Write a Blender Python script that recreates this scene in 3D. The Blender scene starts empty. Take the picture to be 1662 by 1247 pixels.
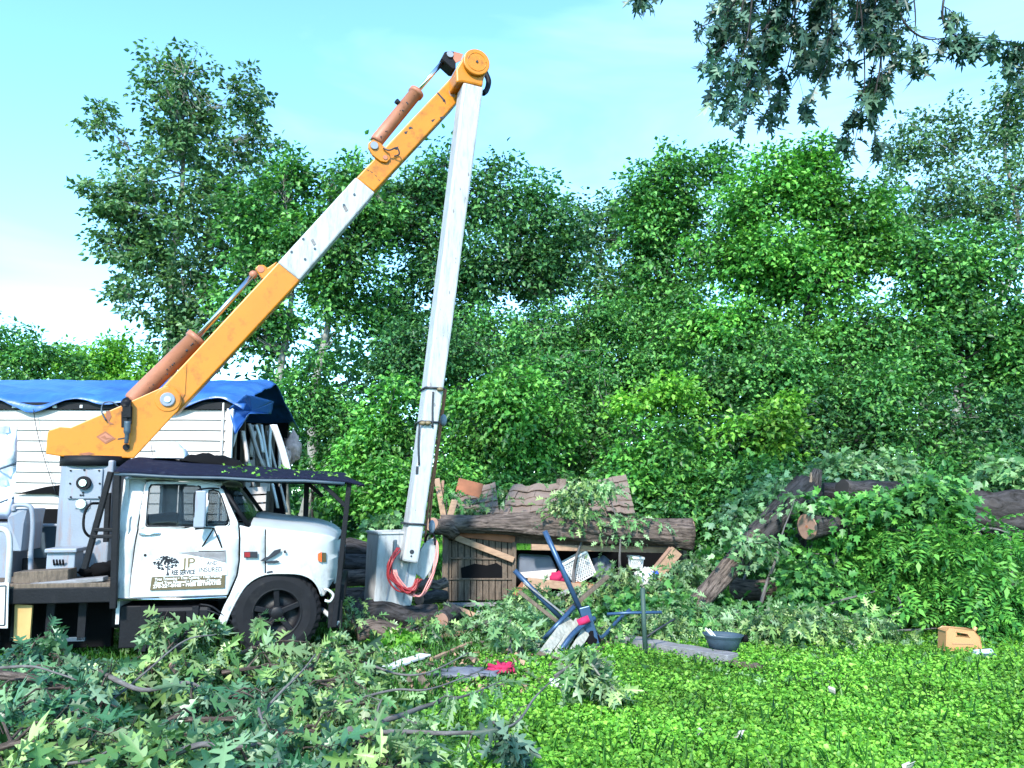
import bpy, bmesh, math, random
import numpy as np
from mathutils import Vector, Matrix, noise
from mathutils.geometry import tessellate_polygon
R = math.radians
sc = bpy.context.scene
COL = sc.collection
# ---------------------------------------------------------------- camera
F = 1304.0; CX = 831.0; CY = 623.5; HOR = 800.0; CZ = 2.0
PITCH = math.atan((HOR - CY) / F)
cam_d = bpy.data.cameras.new('camera'); cam = bpy.data.objects.new('camera', cam_d); COL.objects.link(cam)
cam.location = (0, 0, CZ); cam.rotation_euler = (R(90) + PITCH, 0, 0)
cam_d.sensor_width = 36; cam_d.lens = 36 * F / 1662.0; cam_d.clip_start = 0.1; cam_d.clip_end = 3000
sc.camera = cam
sc.render.resolution_x = 1024; sc.render.resolution_y = 768
# ---------------------------------------------------------------- light
SUN_EL = 38; SUN_AZ = 192        # azimuth clockwise from +Y
w = bpy.data.worlds.new('World'); sc.world = w; w.use_nodes = True
nt = w.node_tree; bg = nt.nodes['Background']
sky = nt.nodes.new('ShaderNodeTexSky'); sky.sky_type = 'NISHITA'; sky.sun_disc = False
sky.sun_elevation = R(SUN_EL); sky.sun_rotation = R(SUN_AZ); sky.air_density = 0.85; sky.dust_density = 0.2; sky.ozone_density = 1.0
tc = nt.nodes.new('ShaderNodeTexCoord'); mp = nt.nodes.new('ShaderNodeMapping'); mp.inputs['Scale'].default_value = (1.6, 1.6, 6.0)
mp.inputs['Location'].default_value = (.7, .3, .1)
nz = nt.nodes.new('ShaderNodeTexNoise'); nz.inputs['Scale'].default_value = 1.5; nz.inputs['Detail'].default_value = 6; nz.inputs['Distortion'].default_value = .5
cr = nt.nodes.new('ShaderNodeMapRange'); cr.inputs['From Min'].default_value = .47; cr.inputs['From Max'].default_value = .72
cr.inputs['To Max'].default_value = .09
mx = nt.nodes.new('ShaderNodeMix'); mx.data_type = 'RGBA'
mx.inputs[7].default_value = (6.5, 7.6, 8.4, 1)
nt.links.new(tc.outputs['Generated'], mp.inputs['Vector']); nt.links.new(mp.outputs[0], nz.inputs['Vector'])
nt.links.new(nz.outputs['Fac'], cr.inputs['Value']); nt.links.new(cr.outputs[0], mx.inputs[0])
tint = nt.nodes.new('ShaderNodeMix'); tint.data_type = 'RGBA'; tint.blend_type = 'MULTIPLY'; tint.inputs[0].default_value = 1; tint.inputs[7].default_value = (.62, .93, 1.0, 1)
nt.links.new(sky.outputs[0], tint.inputs[6]); nt.links.new(tint.outputs[2], mx.inputs[6]); nt.links.new(mx.outputs[2], bg.inputs['Color'])
bg.inputs['Strength'].default_value = 0.15
sl = bpy.data.lights.new('sun', 'SUN'); sl.energy = 2.2; sl.angle = R(5); sl.color = (1, .95, .86)
sun = bpy.data.objects.new('sun', sl); COL.objects.link(sun)
sd = Vector((math.sin(R(SUN_AZ)) * math.cos(R(SUN_EL)), math.cos(R(SUN_AZ)) * math.cos(R(SUN_EL)), math.sin(R(SUN_EL))))
sun.rotation_euler = sd.to_track_quat('Z', 'Y').to_euler(); sun.location = (0, -5, 20)
vs = sc.view_settings; vs.view_transform = 'Standard'; vs.look = 'None'; vs.gamma = 1; vs.exposure = 2.06
cy = sc.cycles; cy.max_bounces = 6; cy.diffuse_bounces = 3; cy.glossy_bounces = 2; cy.transmission_bounces = 4; cy.transparent_max_bounces = 6
# ---------------------------------------------------------------- geometry helpers
def ray(px, py):
    u = (px - CX) / F; v = (CY - py) / F; c, s = math.cos(PITCH), math.sin(PITCH)
    return Vector((u, c - v * s, s + v * c))
def at(px, py, Y):
    d = ray(px, py); return Vector((0, 0, CZ)) + d * (Y / d.y)
def gnd(px, py, z=0.0):
    d = ray(px, py); return Vector((0, 0, CZ)) + d * ((z - CZ) / d.z)
def xat(px, Y): return (px - CX) / F * Y * 1.0
def mpp(Y): return Y / F * 1.01          # metres per photo pixel at depth Y
class Frame:
    """vertical plane through o with heading yaw; u along it, n away from the camera"""
    def __init__(s, o, yaw):
        s.o = Vector((o[0], o[1], 0)); s.u = Vector((math.cos(R(yaw)), math.sin(R(yaw)), 0)); s.n = Vector((-s.u.y, s.u.x, 0)); s.yaw = yaw
    def S(s, px, py, off=0.0):
        d = ray(px, py); p0 = s.o + s.n * off
        t = (p0 - Vector((0, 0, CZ))).dot(s.n) / d.dot(s.n)
        p = Vector((0, 0, CZ)) + d * t - s.o
        return (p.dot(s.u), p.z)
    def W(s, a, off, z): return s.o + s.u * a + s.n * off + Vector((0, 0, z))
    def P(s, px, py, off=0.0):
        a, z = s.S(px, py, off); return s.W(a, off, z)
ORG = {}
def props(o, label=None, cat=None, group=None, kind=None):
    if label: o['label'] = label
    if cat: o['category'] = cat
    if group: o['group'] = group
    if kind: o['kind'] = kind
    return o
def thing(name, label, cat, loc, group=None):
    o = bpy.data.objects.new(name, None); COL.objects.link(o); o.location = loc; o.empty_display_size = .2
    ORG[o.name] = Vector(loc); return props(o, label, cat, group)
def link(name, me, m, parent=None, origin=None, label=None, cat=None, group=None, kind=None):
    me.name = name
    if m: me.materials.append(m)
    o = bpy.data.objects.new(name, me); COL.objects.link(o)
    if parent: o.parent = parent; ORG[o.name] = ORG[parent.name]
    else: o.location = origin; ORG[o.name] = Vector(origin)
    return props(o, label, cat, group, kind)
class MB:
    def __init__(s): s.v = []; s.f = []; s.uv = []; s.sm = []
    def add(s, vs, fs, smooth=False, uvs=None):
        b = len(s.v); s.v += [tuple(v) for v in vs]
        for i, f in enumerate(fs):
            s.f.append([b + k for k in f]); s.sm.append(smooth)
            s.uv.append(uvs[i] if uvs else [(s.v[b + k][0] + s.v[b + k][1], s.v[b + k][2]) for k in f])
        return s
    def box(s, c, size, rz=0, M=None):
        M = M or Matrix.Rotation(rz, 3, 'Z'); c = Vector(c); h = Vector(size) / 2
        vs = [c + M @ Vector((x * h.x, y * h.y, z * h.z)) for x in (-1, 1) for y in (-1, 1) for z in (-1, 1)]
        return s.add(vs, [(0, 1, 3, 2), (4, 6, 7, 5), (0, 4, 5, 1), (2, 3, 7, 6), (0, 2, 6, 4), (1, 5, 7, 3)])
    def bar(s, a, b, wd, th, up=(0, 0, 1)):
        a, b = Vector(a), Vector(b); d = (b - a); L = d.length; d.normalize(); up = Vector(up)
        x = d.cross(up)
        if x.length < 1e-3: x = d.cross(Vector((0, 1, 0)))
        x.normalize(); z = x.cross(d)
        M = Matrix((x, d, z)).transposed()
        return s.box((a + b) / 2, (wd, L, th), M=M)
    def prism(s, pts, ext):
        n = len(pts); ext = Vector(ext); a = [Vector(p) for p in pts]; b = [p + ext for p in a]
        fs = [list(range(n)), list(range(2 * n - 1, n - 1, -1))] + [(i, n + i, n + (i + 1) % n, (i + 1) % n) for i in range(n)]
        return s.add(a + b, fs)
    def tube(s, path, rad, n=8, cap=True, amp=0.0, fq=3.0, ridge=0.0, smooth=True, v0=0.0):
        path = [Vector(p) for p in path]
        if not hasattr(rad, '__len__'): rad = [rad] * len(path)
        t = (path[1] - path[0]).normalized(); x = t.orthogonal().normalized()
        vs = []; L = v0; Ls = []; ph = random.random() * 50
        for i, p in enumerate(path):
            t2 = (path[min(i + 1, len(path) - 1)] - path[max(i - 1, 0)])
            if t2.length > 1e-6: t = t2.normalized()
            x = (x - t * x.dot(t)).normalized(); y = t.cross(x)
            if i: L += (p - path[i - 1]).length
            Ls.append(L)
            for k in range(n):
                a = 2 * math.pi * k / n; dr = x * math.cos(a) + y * math.sin(a); r = rad[i]
                if amp: r *= 1 + amp * noise.noise(dr * 1.2 + Vector((ph, ph, L * fq)))
                if ridge: r *= 1 + ridge * (abs(noise.noise(dr * 6 + Vector((0, ph, L * 1.3)))) * 2 - .4)
                vs.append(p + dr * r)
        fs = []; uv = []
        for i in range(len(path) - 1):
            for k in range(n):
                k2 = (k + 1) % n; fs.append((i * n + k, i * n + k2, (i + 1) * n + k2, (i + 1) * n + k))
                c0 = k / n * 6.28 * rad[0]; c1 = (k + 1) / n * 6.28 * rad[0]
                uv.append([(c0, Ls[i]), (c1, Ls[i]), (c1, Ls[i + 1]), (c0, Ls[i + 1])])
        s.add(vs, fs, smooth, uv)
        if cap:
            b = len(s.v) - len(vs); m = (len(path) - 1) * n
            s.f.append([b + k for k in range(n)][::-1]); s.sm.append(False); s.uv.append([(0, 0)] * n)
            s.f.append([b + m + k for k in range(n)]); s.sm.append(False); s.uv.append([(0, 0)] * n)
        return s
    def cyl(s, a, b, r, n=20, r2=None): return s.tube([a, b], [r, r if r2 is None else r2], n)
    def grid(s, nu, nv, fn, smooth=True):
        vs = [fn(i / nu, j / nv) for i in range(nu + 1) for j in range(nv + 1)]; k = nv + 1
        fs = [(i * k + j, (i + 1) * k + j, (i + 1) * k + j + 1, i * k + j + 1) for i in range(nu) for j in range(nv)]
        uv = [[(i / nu, j / nv), ((i + 1) / nu, j / nv), ((i + 1) / nu, (j + 1) / nv), (i / nu, (j + 1) / nv)] for i in range(nu) for j in range(nv)]
        return s.add(vs, fs, smooth, uv)
    def ball(s, c, r, nu=12, nv=8, amp=0, fq=2):
        c = Vector(c); r = Vector(r) if hasattr(r, '__len__') else Vector((r, r, r))
        def f(u, v):
            a = u * 2 * math.pi; b = (v - .5) * math.pi; d = Vector((math.cos(a) * math.cos(b), math.sin(a) * math.cos(b), math.sin(b)))
            q = 1 + amp * noise.noise(d * fq + c * 3.1); return c + Vector((d.x * r.x, d.y * r.y, d.z * r.z)) * q
        return s.grid(nu, nv, f)
    def build(s, name, m, parent=None, label=None, cat=None, group=None, kind=None, bev=0, solid=0, origin=None, sub=0):
        if parent: o = ORG[parent.name]
        elif origin is not None: o = Vector(origin)
        else:
            A = np.array(s.v); o = Vector(((A[:, 0].min() + A[:, 0].max()) / 2, (A[:, 1].min() + A[:, 1].max()) / 2, A[:, 2].min()))
        me = bpy.data.meshes.new(name)
        me.from_pydata([(v[0] - o.x, v[1] - o.y, v[2] - o.z) for v in s.v], [], s.f)
        me.polygons.foreach_set('use_smooth', s.sm)
        ul = me.uv_layers.new(name='UVMap'); flat = [c for f in s.uv for p in f for c in p]
        ul.data.foreach_set('uv', flat)
        ob = link(name, me, m, parent, o, label, cat, group, kind)
        if solid:
            q = ob.modifiers.new('s', 'SOLIDIFY'); q.thickness = solid; q.offset = 0
        if bev:
            q = ob.modifiers.new('b', 'BEVEL'); q.width = bev; q.segments = 2; q.limit_method = 'ANGLE'; q.angle_limit = R(35)
        if sub:
            q = ob.modifiers.new('u', 'SUBSURF'); q.levels = q.render_levels = sub
        return ob
def arc(c, r, a0, a1, n): return [(c[0] + r * math.cos(R(a0 + (a1 - a0) * i / n)), c[1] + r * math.sin(R(a0 + (a1 - a0) * i / n))) for i in range(n + 1)]
def spline(pts, n=6):
    """Catmull-Rom through points"""
    P = [Vector(p) for p in pts]; P = [P[0] * 2 - P[1]] + P + [P[-1] * 2 - P[-2]]; out = []
    for i in range(1, len(P) - 2):
        for k in range(n):
            t = k / n; a, b, c, d = P[i - 1], P[i], P[i + 1], P[i + 2]
            out.append(.5 * ((2 * b) + (c - a) * t + (2 * a - 5 * b + 4 * c - d) * t * t + (3 * b - a - 3 * c + d) * t ** 3))
    out.append(P[-2]); return out
# ---------------------------------------------------------------- materials
def newmat(name):
    m = bpy.data.materials.new(name); m.use_nodes = True; return m, m.node_tree, m.node_tree.nodes['Principled BSDF']
def mat(name, col, rough=.6, metal=0, var=.12, scale=4.0, dirt=None, dirt_amt=.5, dirt_scale=3.0, bump=.0, bscale=40, stretch=(1, 1, 1), spec=.4, coord='Object', streak=None):
    m, t, b = newmat(name); N, L = t.nodes, t.links
    c = N.new('ShaderNodeTexCoord'); mpn = N.new('ShaderNodeMapping'); mpn.inputs['Scale'].default_value = stretch
    L.new(c.outputs[coord], mpn.inputs['Vector'])
    n1 = N.new('ShaderNodeTexNoise'); n1.inputs['Scale'].default_value = scale; n1.inputs['Detail'].default_value = 5; L.new(mpn.outputs[0], n1.inputs['Vector'])
    mr = N.new('ShaderNodeMapRange'); mr.inputs['From Min'].default_value = .25; mr.inputs['From Max'].default_value = .75
    mr.inputs['To Min'].default_value = 1 - var; mr.inputs['To Max'].default_value = 1 + var; L.new(n1.outputs['Fac'], mr.inputs['Value'])
    vm = N.new('ShaderNodeVectorMath'); vm.operation = 'SCALE'; vm.inputs[0].default_value = col[:3]; L.new(mr.outputs[0], vm.inputs['Scale'])
    out = vm.outputs[0]
    if dirt:
        n2 = N.new('ShaderNodeTexNoise'); n2.inputs['Scale'].default_value = dirt_scale; n2.inputs['Detail'].default_value = 9; n2.inputs['Roughness'].default_value = .68
        if streak:
            m2 = N.new('ShaderNodeMapping'); m2.inputs['Scale'].default_value = streak; L.new(c.outputs[coord], m2.inputs['Vector']); L.new(m2.outputs[0], n2.inputs['Vector'])
        else: L.new(c.outputs[coord], n2.inputs['Vector'])
        r2 = N.new('ShaderNodeMapRange'); r2.inputs['From Min'].default_value = .5 + .3 * (.5 - dirt_amt); r2.inputs['From Max'].default_value = .8 + .2 * (.5 - dirt_amt); L.new(n2.outputs['Fac'], r2.inputs['Value'])
        mm = N.new('ShaderNodeMix'); mm.data_type = 'RGBA'; mm.inputs[7].default_value = (*dirt, 1); L.new(out, mm.inputs[6]); L.new(r2.outputs[0], mm.inputs[0]); out = mm.outputs[2]
    L.new(out, b.inputs['Base Color'])
    b.inputs['Roughness'].default_value = rough; b.inputs['Metallic'].default_value = metal; b.inputs['Specular IOR Level'].default_value = spec
    if bump:
        n3 = N.new('ShaderNodeTexNoise'); n3.inputs['Scale'].default_value = bscale; n3.inputs['Detail'].default_value = 6; L.new(mpn.outputs[0], n3.inputs['Vector'])
        bp = N.new('ShaderNodeBump'); bp.inputs['Strength'].default_value = bump; bp.inputs['Distance'].default_value = .02; L.new(n3.outputs['Fac'], bp.inputs['Height']); L.new(bp.outputs[0], b.inputs['Normal'])
    return m
def barkmat(name, c1, c2, sx=26, sy=4, bump=1.0, moss=None):
    m, t, b = newmat(name); N, L = t.nodes, t.links
    c = N.new('ShaderNodeTexCoord'); mpn = N.new('ShaderNodeMapping'); mpn.inputs['Scale'].default_value = (sx, sy, 1); L.new(c.outputs['UV'], mpn.inputs['Vector'])
    n1 = N.new('ShaderNodeTexNoise'); n1.inputs['Scale'].default_value = 1; n1.inputs['Detail'].default_value = 7; n1.inputs['Roughness'].default_value = .65; n1.inputs['Distortion'].default_value = .8
    L.new(mpn.outputs[0], n1.inputs['Vector'])
    rp = N.new('ShaderNodeValToRGB'); rp.color_ramp.elements[0].position = .35; rp.color_ramp.elements[1].position = .62
    rp.color_ramp.elements[0].color = (*c1, 1); rp.color_ramp.elements[1].color = (*c2, 1); L.new(n1.outputs['Fac'], rp.inputs[0]); out = rp.outputs[0]
    n2 = N.new('ShaderNodeTexNoise'); n2.inputs['Scale'].default_value = 2.2; n2.inputs['Detail'].default_value = 4; L.new(c.outputs['Object'], n2.inputs['Vector'])
    mr = N.new('ShaderNodeMapRange'); mr.inputs['From Min'].default_value = .5; mr.inputs['From Max'].default_value = .7; mr.inputs['To Max'].default_value = .6; L.new(n2.outputs['Fac'], mr.inputs['Value'])
    mm = N.new('ShaderNodeMix'); mm.data_type = 'RGBA'; mm.inputs[7].default_value = (*(moss or tuple(x * .55 for x in c2)), 1); L.new(out, mm.inputs[6]); L.new(mr.outputs[0], mm.inputs[0]); L.new(mm.outputs[2], b.inputs['Base Color'])
    bp = N.new('ShaderNodeBump'); bp.inputs['Strength'].default_value = bump; bp.inputs['Distance'].default_value = .03; L.new(n1.outputs['Fac'], bp.inputs['Height']); L.new(bp.outputs[0], b.inputs['Normal'])
    b.inputs['Roughness'].default_value = .9; b.inputs['Specular IOR Level'].default_value = .2
    return m
def leafmat(name, cols, trans=.3, rough=.45, clump=.5, cscale=.42, tcol=None, spec=.35, back=None):
    m, t, b = newmat(name); N, L = t.nodes, t.links
    g = N.new('ShaderNodeNewGeometry'); rp = N.new('ShaderNodeValToRGB'); e = rp.color_ramp.elements
    for i, c in enumerate(cols):
        p = i / (len(cols) - 1)
        if i == 0: e[0].color = (*c, 1)
        elif i == len(cols) - 1: e[-1].color = (*c, 1); e[-1].position = 1
        else: e.new(p).color = (*c, 1)
    L.new(g.outputs['Random Per Island'], rp.inputs[0])
    c = N.new('ShaderNodeTexCoord'); n = N.new('ShaderNodeTexNoise'); n.inputs['Scale'].default_value = cscale; n.inputs['Detail'].default_value = 2; L.new(c.outputs['Object'], n.inputs['Vector'])
    mr = N.new('ShaderNodeMapRange'); mr.inputs['From Min'].default_value = .3; mr.inputs['From Max'].default_value = .7; mr.inputs['To Min'].default_value = 1 - clump; mr.inputs['To Max'].default_value = 1 + clump; L.new(n.outputs['Fac'], mr.inputs['Value'])  # random leaf tone, strengthened to put crown depth and shade into colour
    vm = N.new('ShaderNodeVectorMath'); vm.operation = 'SCALE'; L.new(rp.outputs[0], vm.inputs[0]); L.new(mr.outputs[0], vm.inputs['Scale'])
    if back:
        bm_ = N.new('ShaderNodeMix'); bm_.data_type = 'RGBA'; bm_.inputs[7].default_value = (*back, 1); L.new(g.outputs['Backfacing'], bm_.inputs[0]); L.new(vm.outputs[0], bm_.inputs[6]); L.new(bm_.outputs[2], b.inputs['Base Color'])
    else: L.new(vm.outputs[0], b.inputs['Base Color'])
    b.inputs['Roughness'].default_value = rough; b.inputs['Specular IOR Level'].default_value = spec
    tr = N.new('ShaderNodeBsdfTranslucent'); v2 = N.new('ShaderNodeVectorMath'); v2.operation = 'MULTIPLY'; v2.inputs[1].default_value = tcol or (1.5, 1.6, .8); L.new(vm.outputs[0], v2.inputs[0]); L.new(v2.outputs[0], tr.inputs['Color'])
    ms = N.new('ShaderNodeMixShader'); ms.inputs[0].default_value = trans; L.new(b.outputs[0], ms.inputs[1]); L.new(tr.outputs[0], ms.inputs[2]); L.new(ms.outputs[0], N['Material Output'].inputs['Surface'])
    return m
M = {}
M['white_paint'] = mat('white_paint', (.43, .44, .45), .38, var=.05, scale=2, dirt=(.19, .17, .15), dirt_amt=.42, dirt_scale=3.4, streak=(1.3, 1.3, .7), spec=.5, bump=.08, bscale=6)
M['hood_paint'] = mat('hood_paint', (.32, .36, .40), .45, var=.1, scale=3, dirt=(.3, .32, .33), dirt_amt=.25, dirt_scale=5, spec=.5, bump=.1, bscale=8)
M['fibreglass'] = mat('fibreglass', (.36, .37, .385), .5, var=.05, scale=3, dirt=(.15, .15, .15), dirt_amt=.55, dirt_scale=3.5, streak=(5, 5, .9), bump=.06, bscale=30)
M['grey_paint'] = mat('grey_paint', (.19, .22, .27), .5, var=.1, scale=3, dirt=(.25, .11, .05), dirt_amt=.38, dirt_scale=2.6, streak=(4, 4, .5), bump=.1)
M['yellow'] = mat('yellow_paint', (.48, .155, .003), .42, var=.08, scale=2, dirt=(.09, .038, .010), dirt_amt=.42, dirt_scale=5, spec=.45, bump=.05, bscale=20)
M['salmon'] = mat('rust_cylinder', (.34, .13, .075), .5, var=.15, scale=5, dirt=(.09, .03, .02), dirt_amt=.22, dirt_scale=9)
M['chrome'] = mat('chrome_rod', (.6, .62, .65), .2, metal=1, var=.05)
M['black'] = mat('black_steel', (.004, .0045, .007), .6, var=.3, scale=6, dirt=(.02, .018, .018), dirt_amt=.25, dirt_scale=6, bump=.15, spec=.2)
M['mesh'] = mat('canopy_mesh', (.006, .008, .022), .85, var=.5, spec=.12, scale=60, dirt=(.035, .04, .06), dirt_amt=.35, dirt_scale=10, bump=.6, bscale=90)
M['rubber'] = mat('rubber', (.008, .0085, .011), .8, var=.25, scale=8, dirt=(.03, .028, .028), dirt_amt=.35, dirt_scale=7, spec=.2)
M['hub'] = mat('wheel_black', (.006, .006, .008), .5, var=.3, dirt=(.014, .014, .016), dirt_amt=.4, spec=.25)
M['dark'] = mat('dark_interior', (.004, .004, .005), .9, spec=.1)  # near black: interior shade put into the colour; also used for black things
M['seat'] = mat('black_vinyl', (.012, .012, .014), .55)
M['red'] = mat('red_hose', (.22, .018, .022), .4, var=.2, scale=6, dirt=(.7, .45, .42), dirt_amt=.1)
M['orange'] = mat('orange_lens', (.8, .12, .03), .3)
M['olive'] = mat('olive_brown', (.085, .065, .03), .5)
M['gold'] = mat('gold_letter', (.13, .10, .05), .5)
M['ink'] = mat('black_ink', (.02, .022, .03), .5)
M['greyink'] = mat('grey_ink', (.025, .028, .035), .5)
M['white'] = mat('white_vinyl', (.6, .6, .6), .4, var=.03)
M['siding'] = mat('siding', (.43, .385, .36), .55, var=.06, scale=1.2, dirt=(.36, .33, .31), dirt_amt=.15, dirt_scale=2.5, streak=(3, 3, .8))
M['tarp'] = mat('blue_tarp', (.018, .085, .30), .36, var=.25, scale=3, dirt=(.04, .16, .42), dirt_amt=.45, dirt_scale=2.0, bump=.8, bscale=5, spec=.6, stretch=(1, .4, 1))
M['timber'] = mat('fresh_timber', (.30, .19, .125), .7, var=.25, scale=6, stretch=(1, 1, 5), dirt=(.17, .095, .055), dirt_amt=.45, dirt_scale=8)
M['oldwood'] = mat('weathered_wood', (.105, .078, .058), .85, var=.4, scale=9, stretch=(4, 4, .6), dirt=(.02, .018, .015), dirt_amt=.45, dirt_scale=6, bump=.5, bscale=30)
M['greywood'] = mat('grey_plank', (.18, .175, .185), .8, var=.3, scale=7, stretch=(.6, 3, 3), dirt=(.12, .11, .1), dirt_amt=.4, dirt_scale=5, bump=.4)
M['roofing'] = mat('weathered_roofing', (.175, .125, .10), .85, var=.3, scale=5, dirt=(.09, .075, .07), dirt_amt=.45, dirt_scale=5, bump=.6, bscale=25)
M['rustwood'] = mat('red_brown_board', (.25, .09, .045), .7, var=.3, scale=6)
M['bluetube'] = mat('blue_tube', (.035, .075, .15), .35, var=.2, metal=.4, dirt=(.02, .03, .06), dirt_amt=.4, dirt_scale=9)
M['cut'] = mat('cut_wood', (.26, .15, .11), .75, var=.2, scale=9, dirt=(.15, .08, .06), dirt_amt=.4, dirt_scale=9)
M['bark'] = barkmat('oak_bark', (.016, .012, .010), (.15, .115, .10), 34, 5)
M['paleplank'] = mat('pale_plank', (.27, .27, .24), .8, var=.35, scale=9, stretch=(3, 3, .7), dirt=(.10, .10, .08), dirt_amt=.5, dirt_scale=5, bump=.4)
M['bark_dark'] = barkmat('dark_bark', (.010, .009, .008), (.062, .056, .058), 20, 4)
M['bark_light'] = barkmat('pale_bark', (.10, .095, .085), (.30, .29, .27), 5, 3, .5)
M['twig'] = barkmat('twig_bark', (.05, .045, .045), (.16, .15, .15), 14, 4, .4)
M['pink'] = mat('insulation', (.55, .36, .32), .9, var=.3, scale=9, bump=.8)
M['glassplastic'] = mat('cloudy_plastic', (.42, .47, .58), .25, var=.4, scale=4, dirt=(.8, .82, .88), dirt_amt=.6, dirt_scale=3)
m, t, b = newmat('cab_glass'); b.inputs['Base Color'].default_value = (.02, .025, .03, 1); b.inputs['Roughness'].default_value = .05
tr = t.nodes.new('ShaderNodeBsdfTransparent'); tr.inputs['Color'].default_value = (.75, .8, .82, 1); ms = t.nodes.new('ShaderNodeMixShader'); ms.inputs[0].default_value = .22
t.links.new(tr.outputs[0], ms.inputs[1]); t.links.new(b.outputs[0], ms.inputs[2]); t.links.new(ms.outputs[0], t.nodes['Material Output'].inputs['Surface']); M['glass'] = m
M['jug'] = mat('jug_plastic', (.42, .22, .10), .4, var=.08)
M['tub'] = mat('grey_tub', (.10, .11, .14), .5, var=.2)
M['bluep'] = mat('blue_plastic', (.02, .09, .6), .4)
M['redc'] = mat('pink_cloth', (.38, .012, .07), .8, var=.3)
M['bin'] = mat('slate_bin', (.035, .06, .085), .5, var=.25, scale=6, dirt=(.02, .03, .03), dirt_amt=.4)
# leaves: ramp ends put dark gaps and highlights into the colours
M['lf_syc'] = leafmat('leaf_sycamore', [(0.0253, 0.069, 0.0322), (0.069, 0.1667, 0.069), (0.1495, 0.2645, 0.115)], .3, clump=.3)
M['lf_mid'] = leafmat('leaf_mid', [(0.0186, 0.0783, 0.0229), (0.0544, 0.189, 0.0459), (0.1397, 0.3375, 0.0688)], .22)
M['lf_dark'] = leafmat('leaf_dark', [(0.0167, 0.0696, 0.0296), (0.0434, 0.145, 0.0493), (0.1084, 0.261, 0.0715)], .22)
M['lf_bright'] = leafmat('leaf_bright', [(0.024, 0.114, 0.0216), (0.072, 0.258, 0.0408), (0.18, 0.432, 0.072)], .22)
M['lf_yellow'] = leafmat('leaf_yellow', [(0.0525, 0.1785, 0.0231), (0.1155, 0.315, 0.0378), (0.231, 0.4725, 0.063)], .33)
M['lf_pale'] = leafmat('leaf_pale', [(.028, .09, .030), (.10, .23, .075), (.27, .42, .20)], .25, cscale=1.5, back=(.22, .33, .19))
M['lf_oak'] = leafmat('leaf_oak', [(.008, .030, .012), (.034, .100, .028), (.085, .19, .050), (.20, .31, .09), (.28, .38, .15)], .22, .42, cscale=1.5, clump=.45, spec=.5, back=(.19, .29, .15))
M['lf_oak_teal'] = leafmat('leaf_oak_teal', [(.008, .034, .020), (.026, .100, .045), (.065, .18, .080), (.18, .30, .15)], .22, .4, cscale=1.5, clump=.45, spec=.5, back=(.17, .27, .16))
M['lf_hang'] = leafmat('leaf_hanging', [(0.0135, 0.045, 0.039), (0.039, 0.099, 0.075), (0.1125, 0.195, 0.1275)], .25, .4, back=(.035, .065, .048))
M['lf_ground'] = leafmat('leaf_ground', [(0.0527, 0.1805, 0.0166), (0.1304, 0.351, 0.0341), (0.2708, 0.5216, 0.0702)], .3, cscale=.8, clump=.35)
M['lf_grass'] = leafmat('leaf_grass', [(.03, .12, .018), (.06, .20, .03), (.11, .28, .05)], .3, cscale=1.0)
# ---------------------------------------------------------------- leaves
def half(pts, fold=.25, bend=.3):
    """leaf from half outline [(x,y)...] base to tip, two polygons joined at the midrib; midrib points at same y as first/last"""
    k = len(pts); V = []
    y0, y1 = pts[0][1], pts[-1][1]
    rib = [(0, y0), (0, (y0 + y1) / 2), (0, y1)]
    f = lambda x, y: (x, y, abs(x) * fold - bend * y * y)
    V = [f(*p) for p in rib] + [f(*p) for p in pts[1:-1]] + [f(-p[0], p[1]) for p in pts[1:-1]]
    m = k - 2
    right = [0] + [3 + i for i in range(m)] + [2, 1]
    left = [0, 1, 2] + [3 + m + i for i in range(m)][::-1]
    return (np.array(V, float), [right, left])
OAKP = [(0, 0), (.025, .02), (.02, .17), (.10, .20), (.23, .23), (.17, .29), (.06, .33), (.09, .38), (.26, .42), (.40, .52), (.28, .54), (.08, .55), (.09, .6), (.24, .68), (.33, .80), (.2, .78), (.07, .76), (.09, .86), (0, 1.0)]
OAK = [half(OAKP, .35, .35), half([(x * .85, y) for x, y in OAKP], .15, .8), half([(x * 1.05, y) for x, y in OAKP], .6, .1), half([(x * .75, y) for x, y in OAKP], -.3, 1.1), half([(x * .6, y + .05 * math.sin(y * 9)) for x, y in OAKP], .9, .4)]
for k_, t_ in enumerate(OAK): t_[0][:, 0] += (.10, -.08, .0, .16, -.14)[k_] * t_[0][:, 1] ** 2
MAP = [(0, 0), (.02, .0), (.30, .12), (.46, .30), (.25, .42), (.40, .72), (.14, .68), (0, 1.0)]
MAPLE = [half(MAP, .2, .3), half(MAP, .4, .0), half([(x * .8, y) for x, y in MAP], .1, .5)]
OVP = [(0, 0), (.25, .25), (.30, .55), (0, 1)]
OVAL = [half(OVP, .3, .3), half(OVP, .1, .6)]
SMP = [(0, 0), (.42, .35), (0, 1)]
def quadleaf(fold, bend):
    return (np.array([(0, 0, 0), (.36, .42, fold), (0, 1, -bend), (-.36, .42, fold)], float), [[0, 1, 2], [0, 2, 3]])
QUAD = [quadleaf(.1, .1), quadleaf(.2, .35), quadleaf(-.05, .2)]
TRI = (np.array([(0, 0, 0), (.28, .3, .05), (.42, .75, 0), (0, .62, -.05), (0, 1.05, -.2), (-.42, .75, 0), (-.28, .3, .05)], float), [[0, 1, 2, 3], [0, 3, 5, 6], [3, 2, 4], [3, 4, 5]])
TRE = [(np.array([(0, 0, 0), (.32, .28, .1), (.22, .62, .05), (0, 1, -.15), (-.22, .62, .05), (-.32, .28, .1)], float), [[0, 1, 2, 3], [0, 3, 4, 5]]), quadleaf(.15, .3)]
WEED = [TRI, (TRI[0] * np.array([1.1, .9, 1.8]), TRI[1])]
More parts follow.
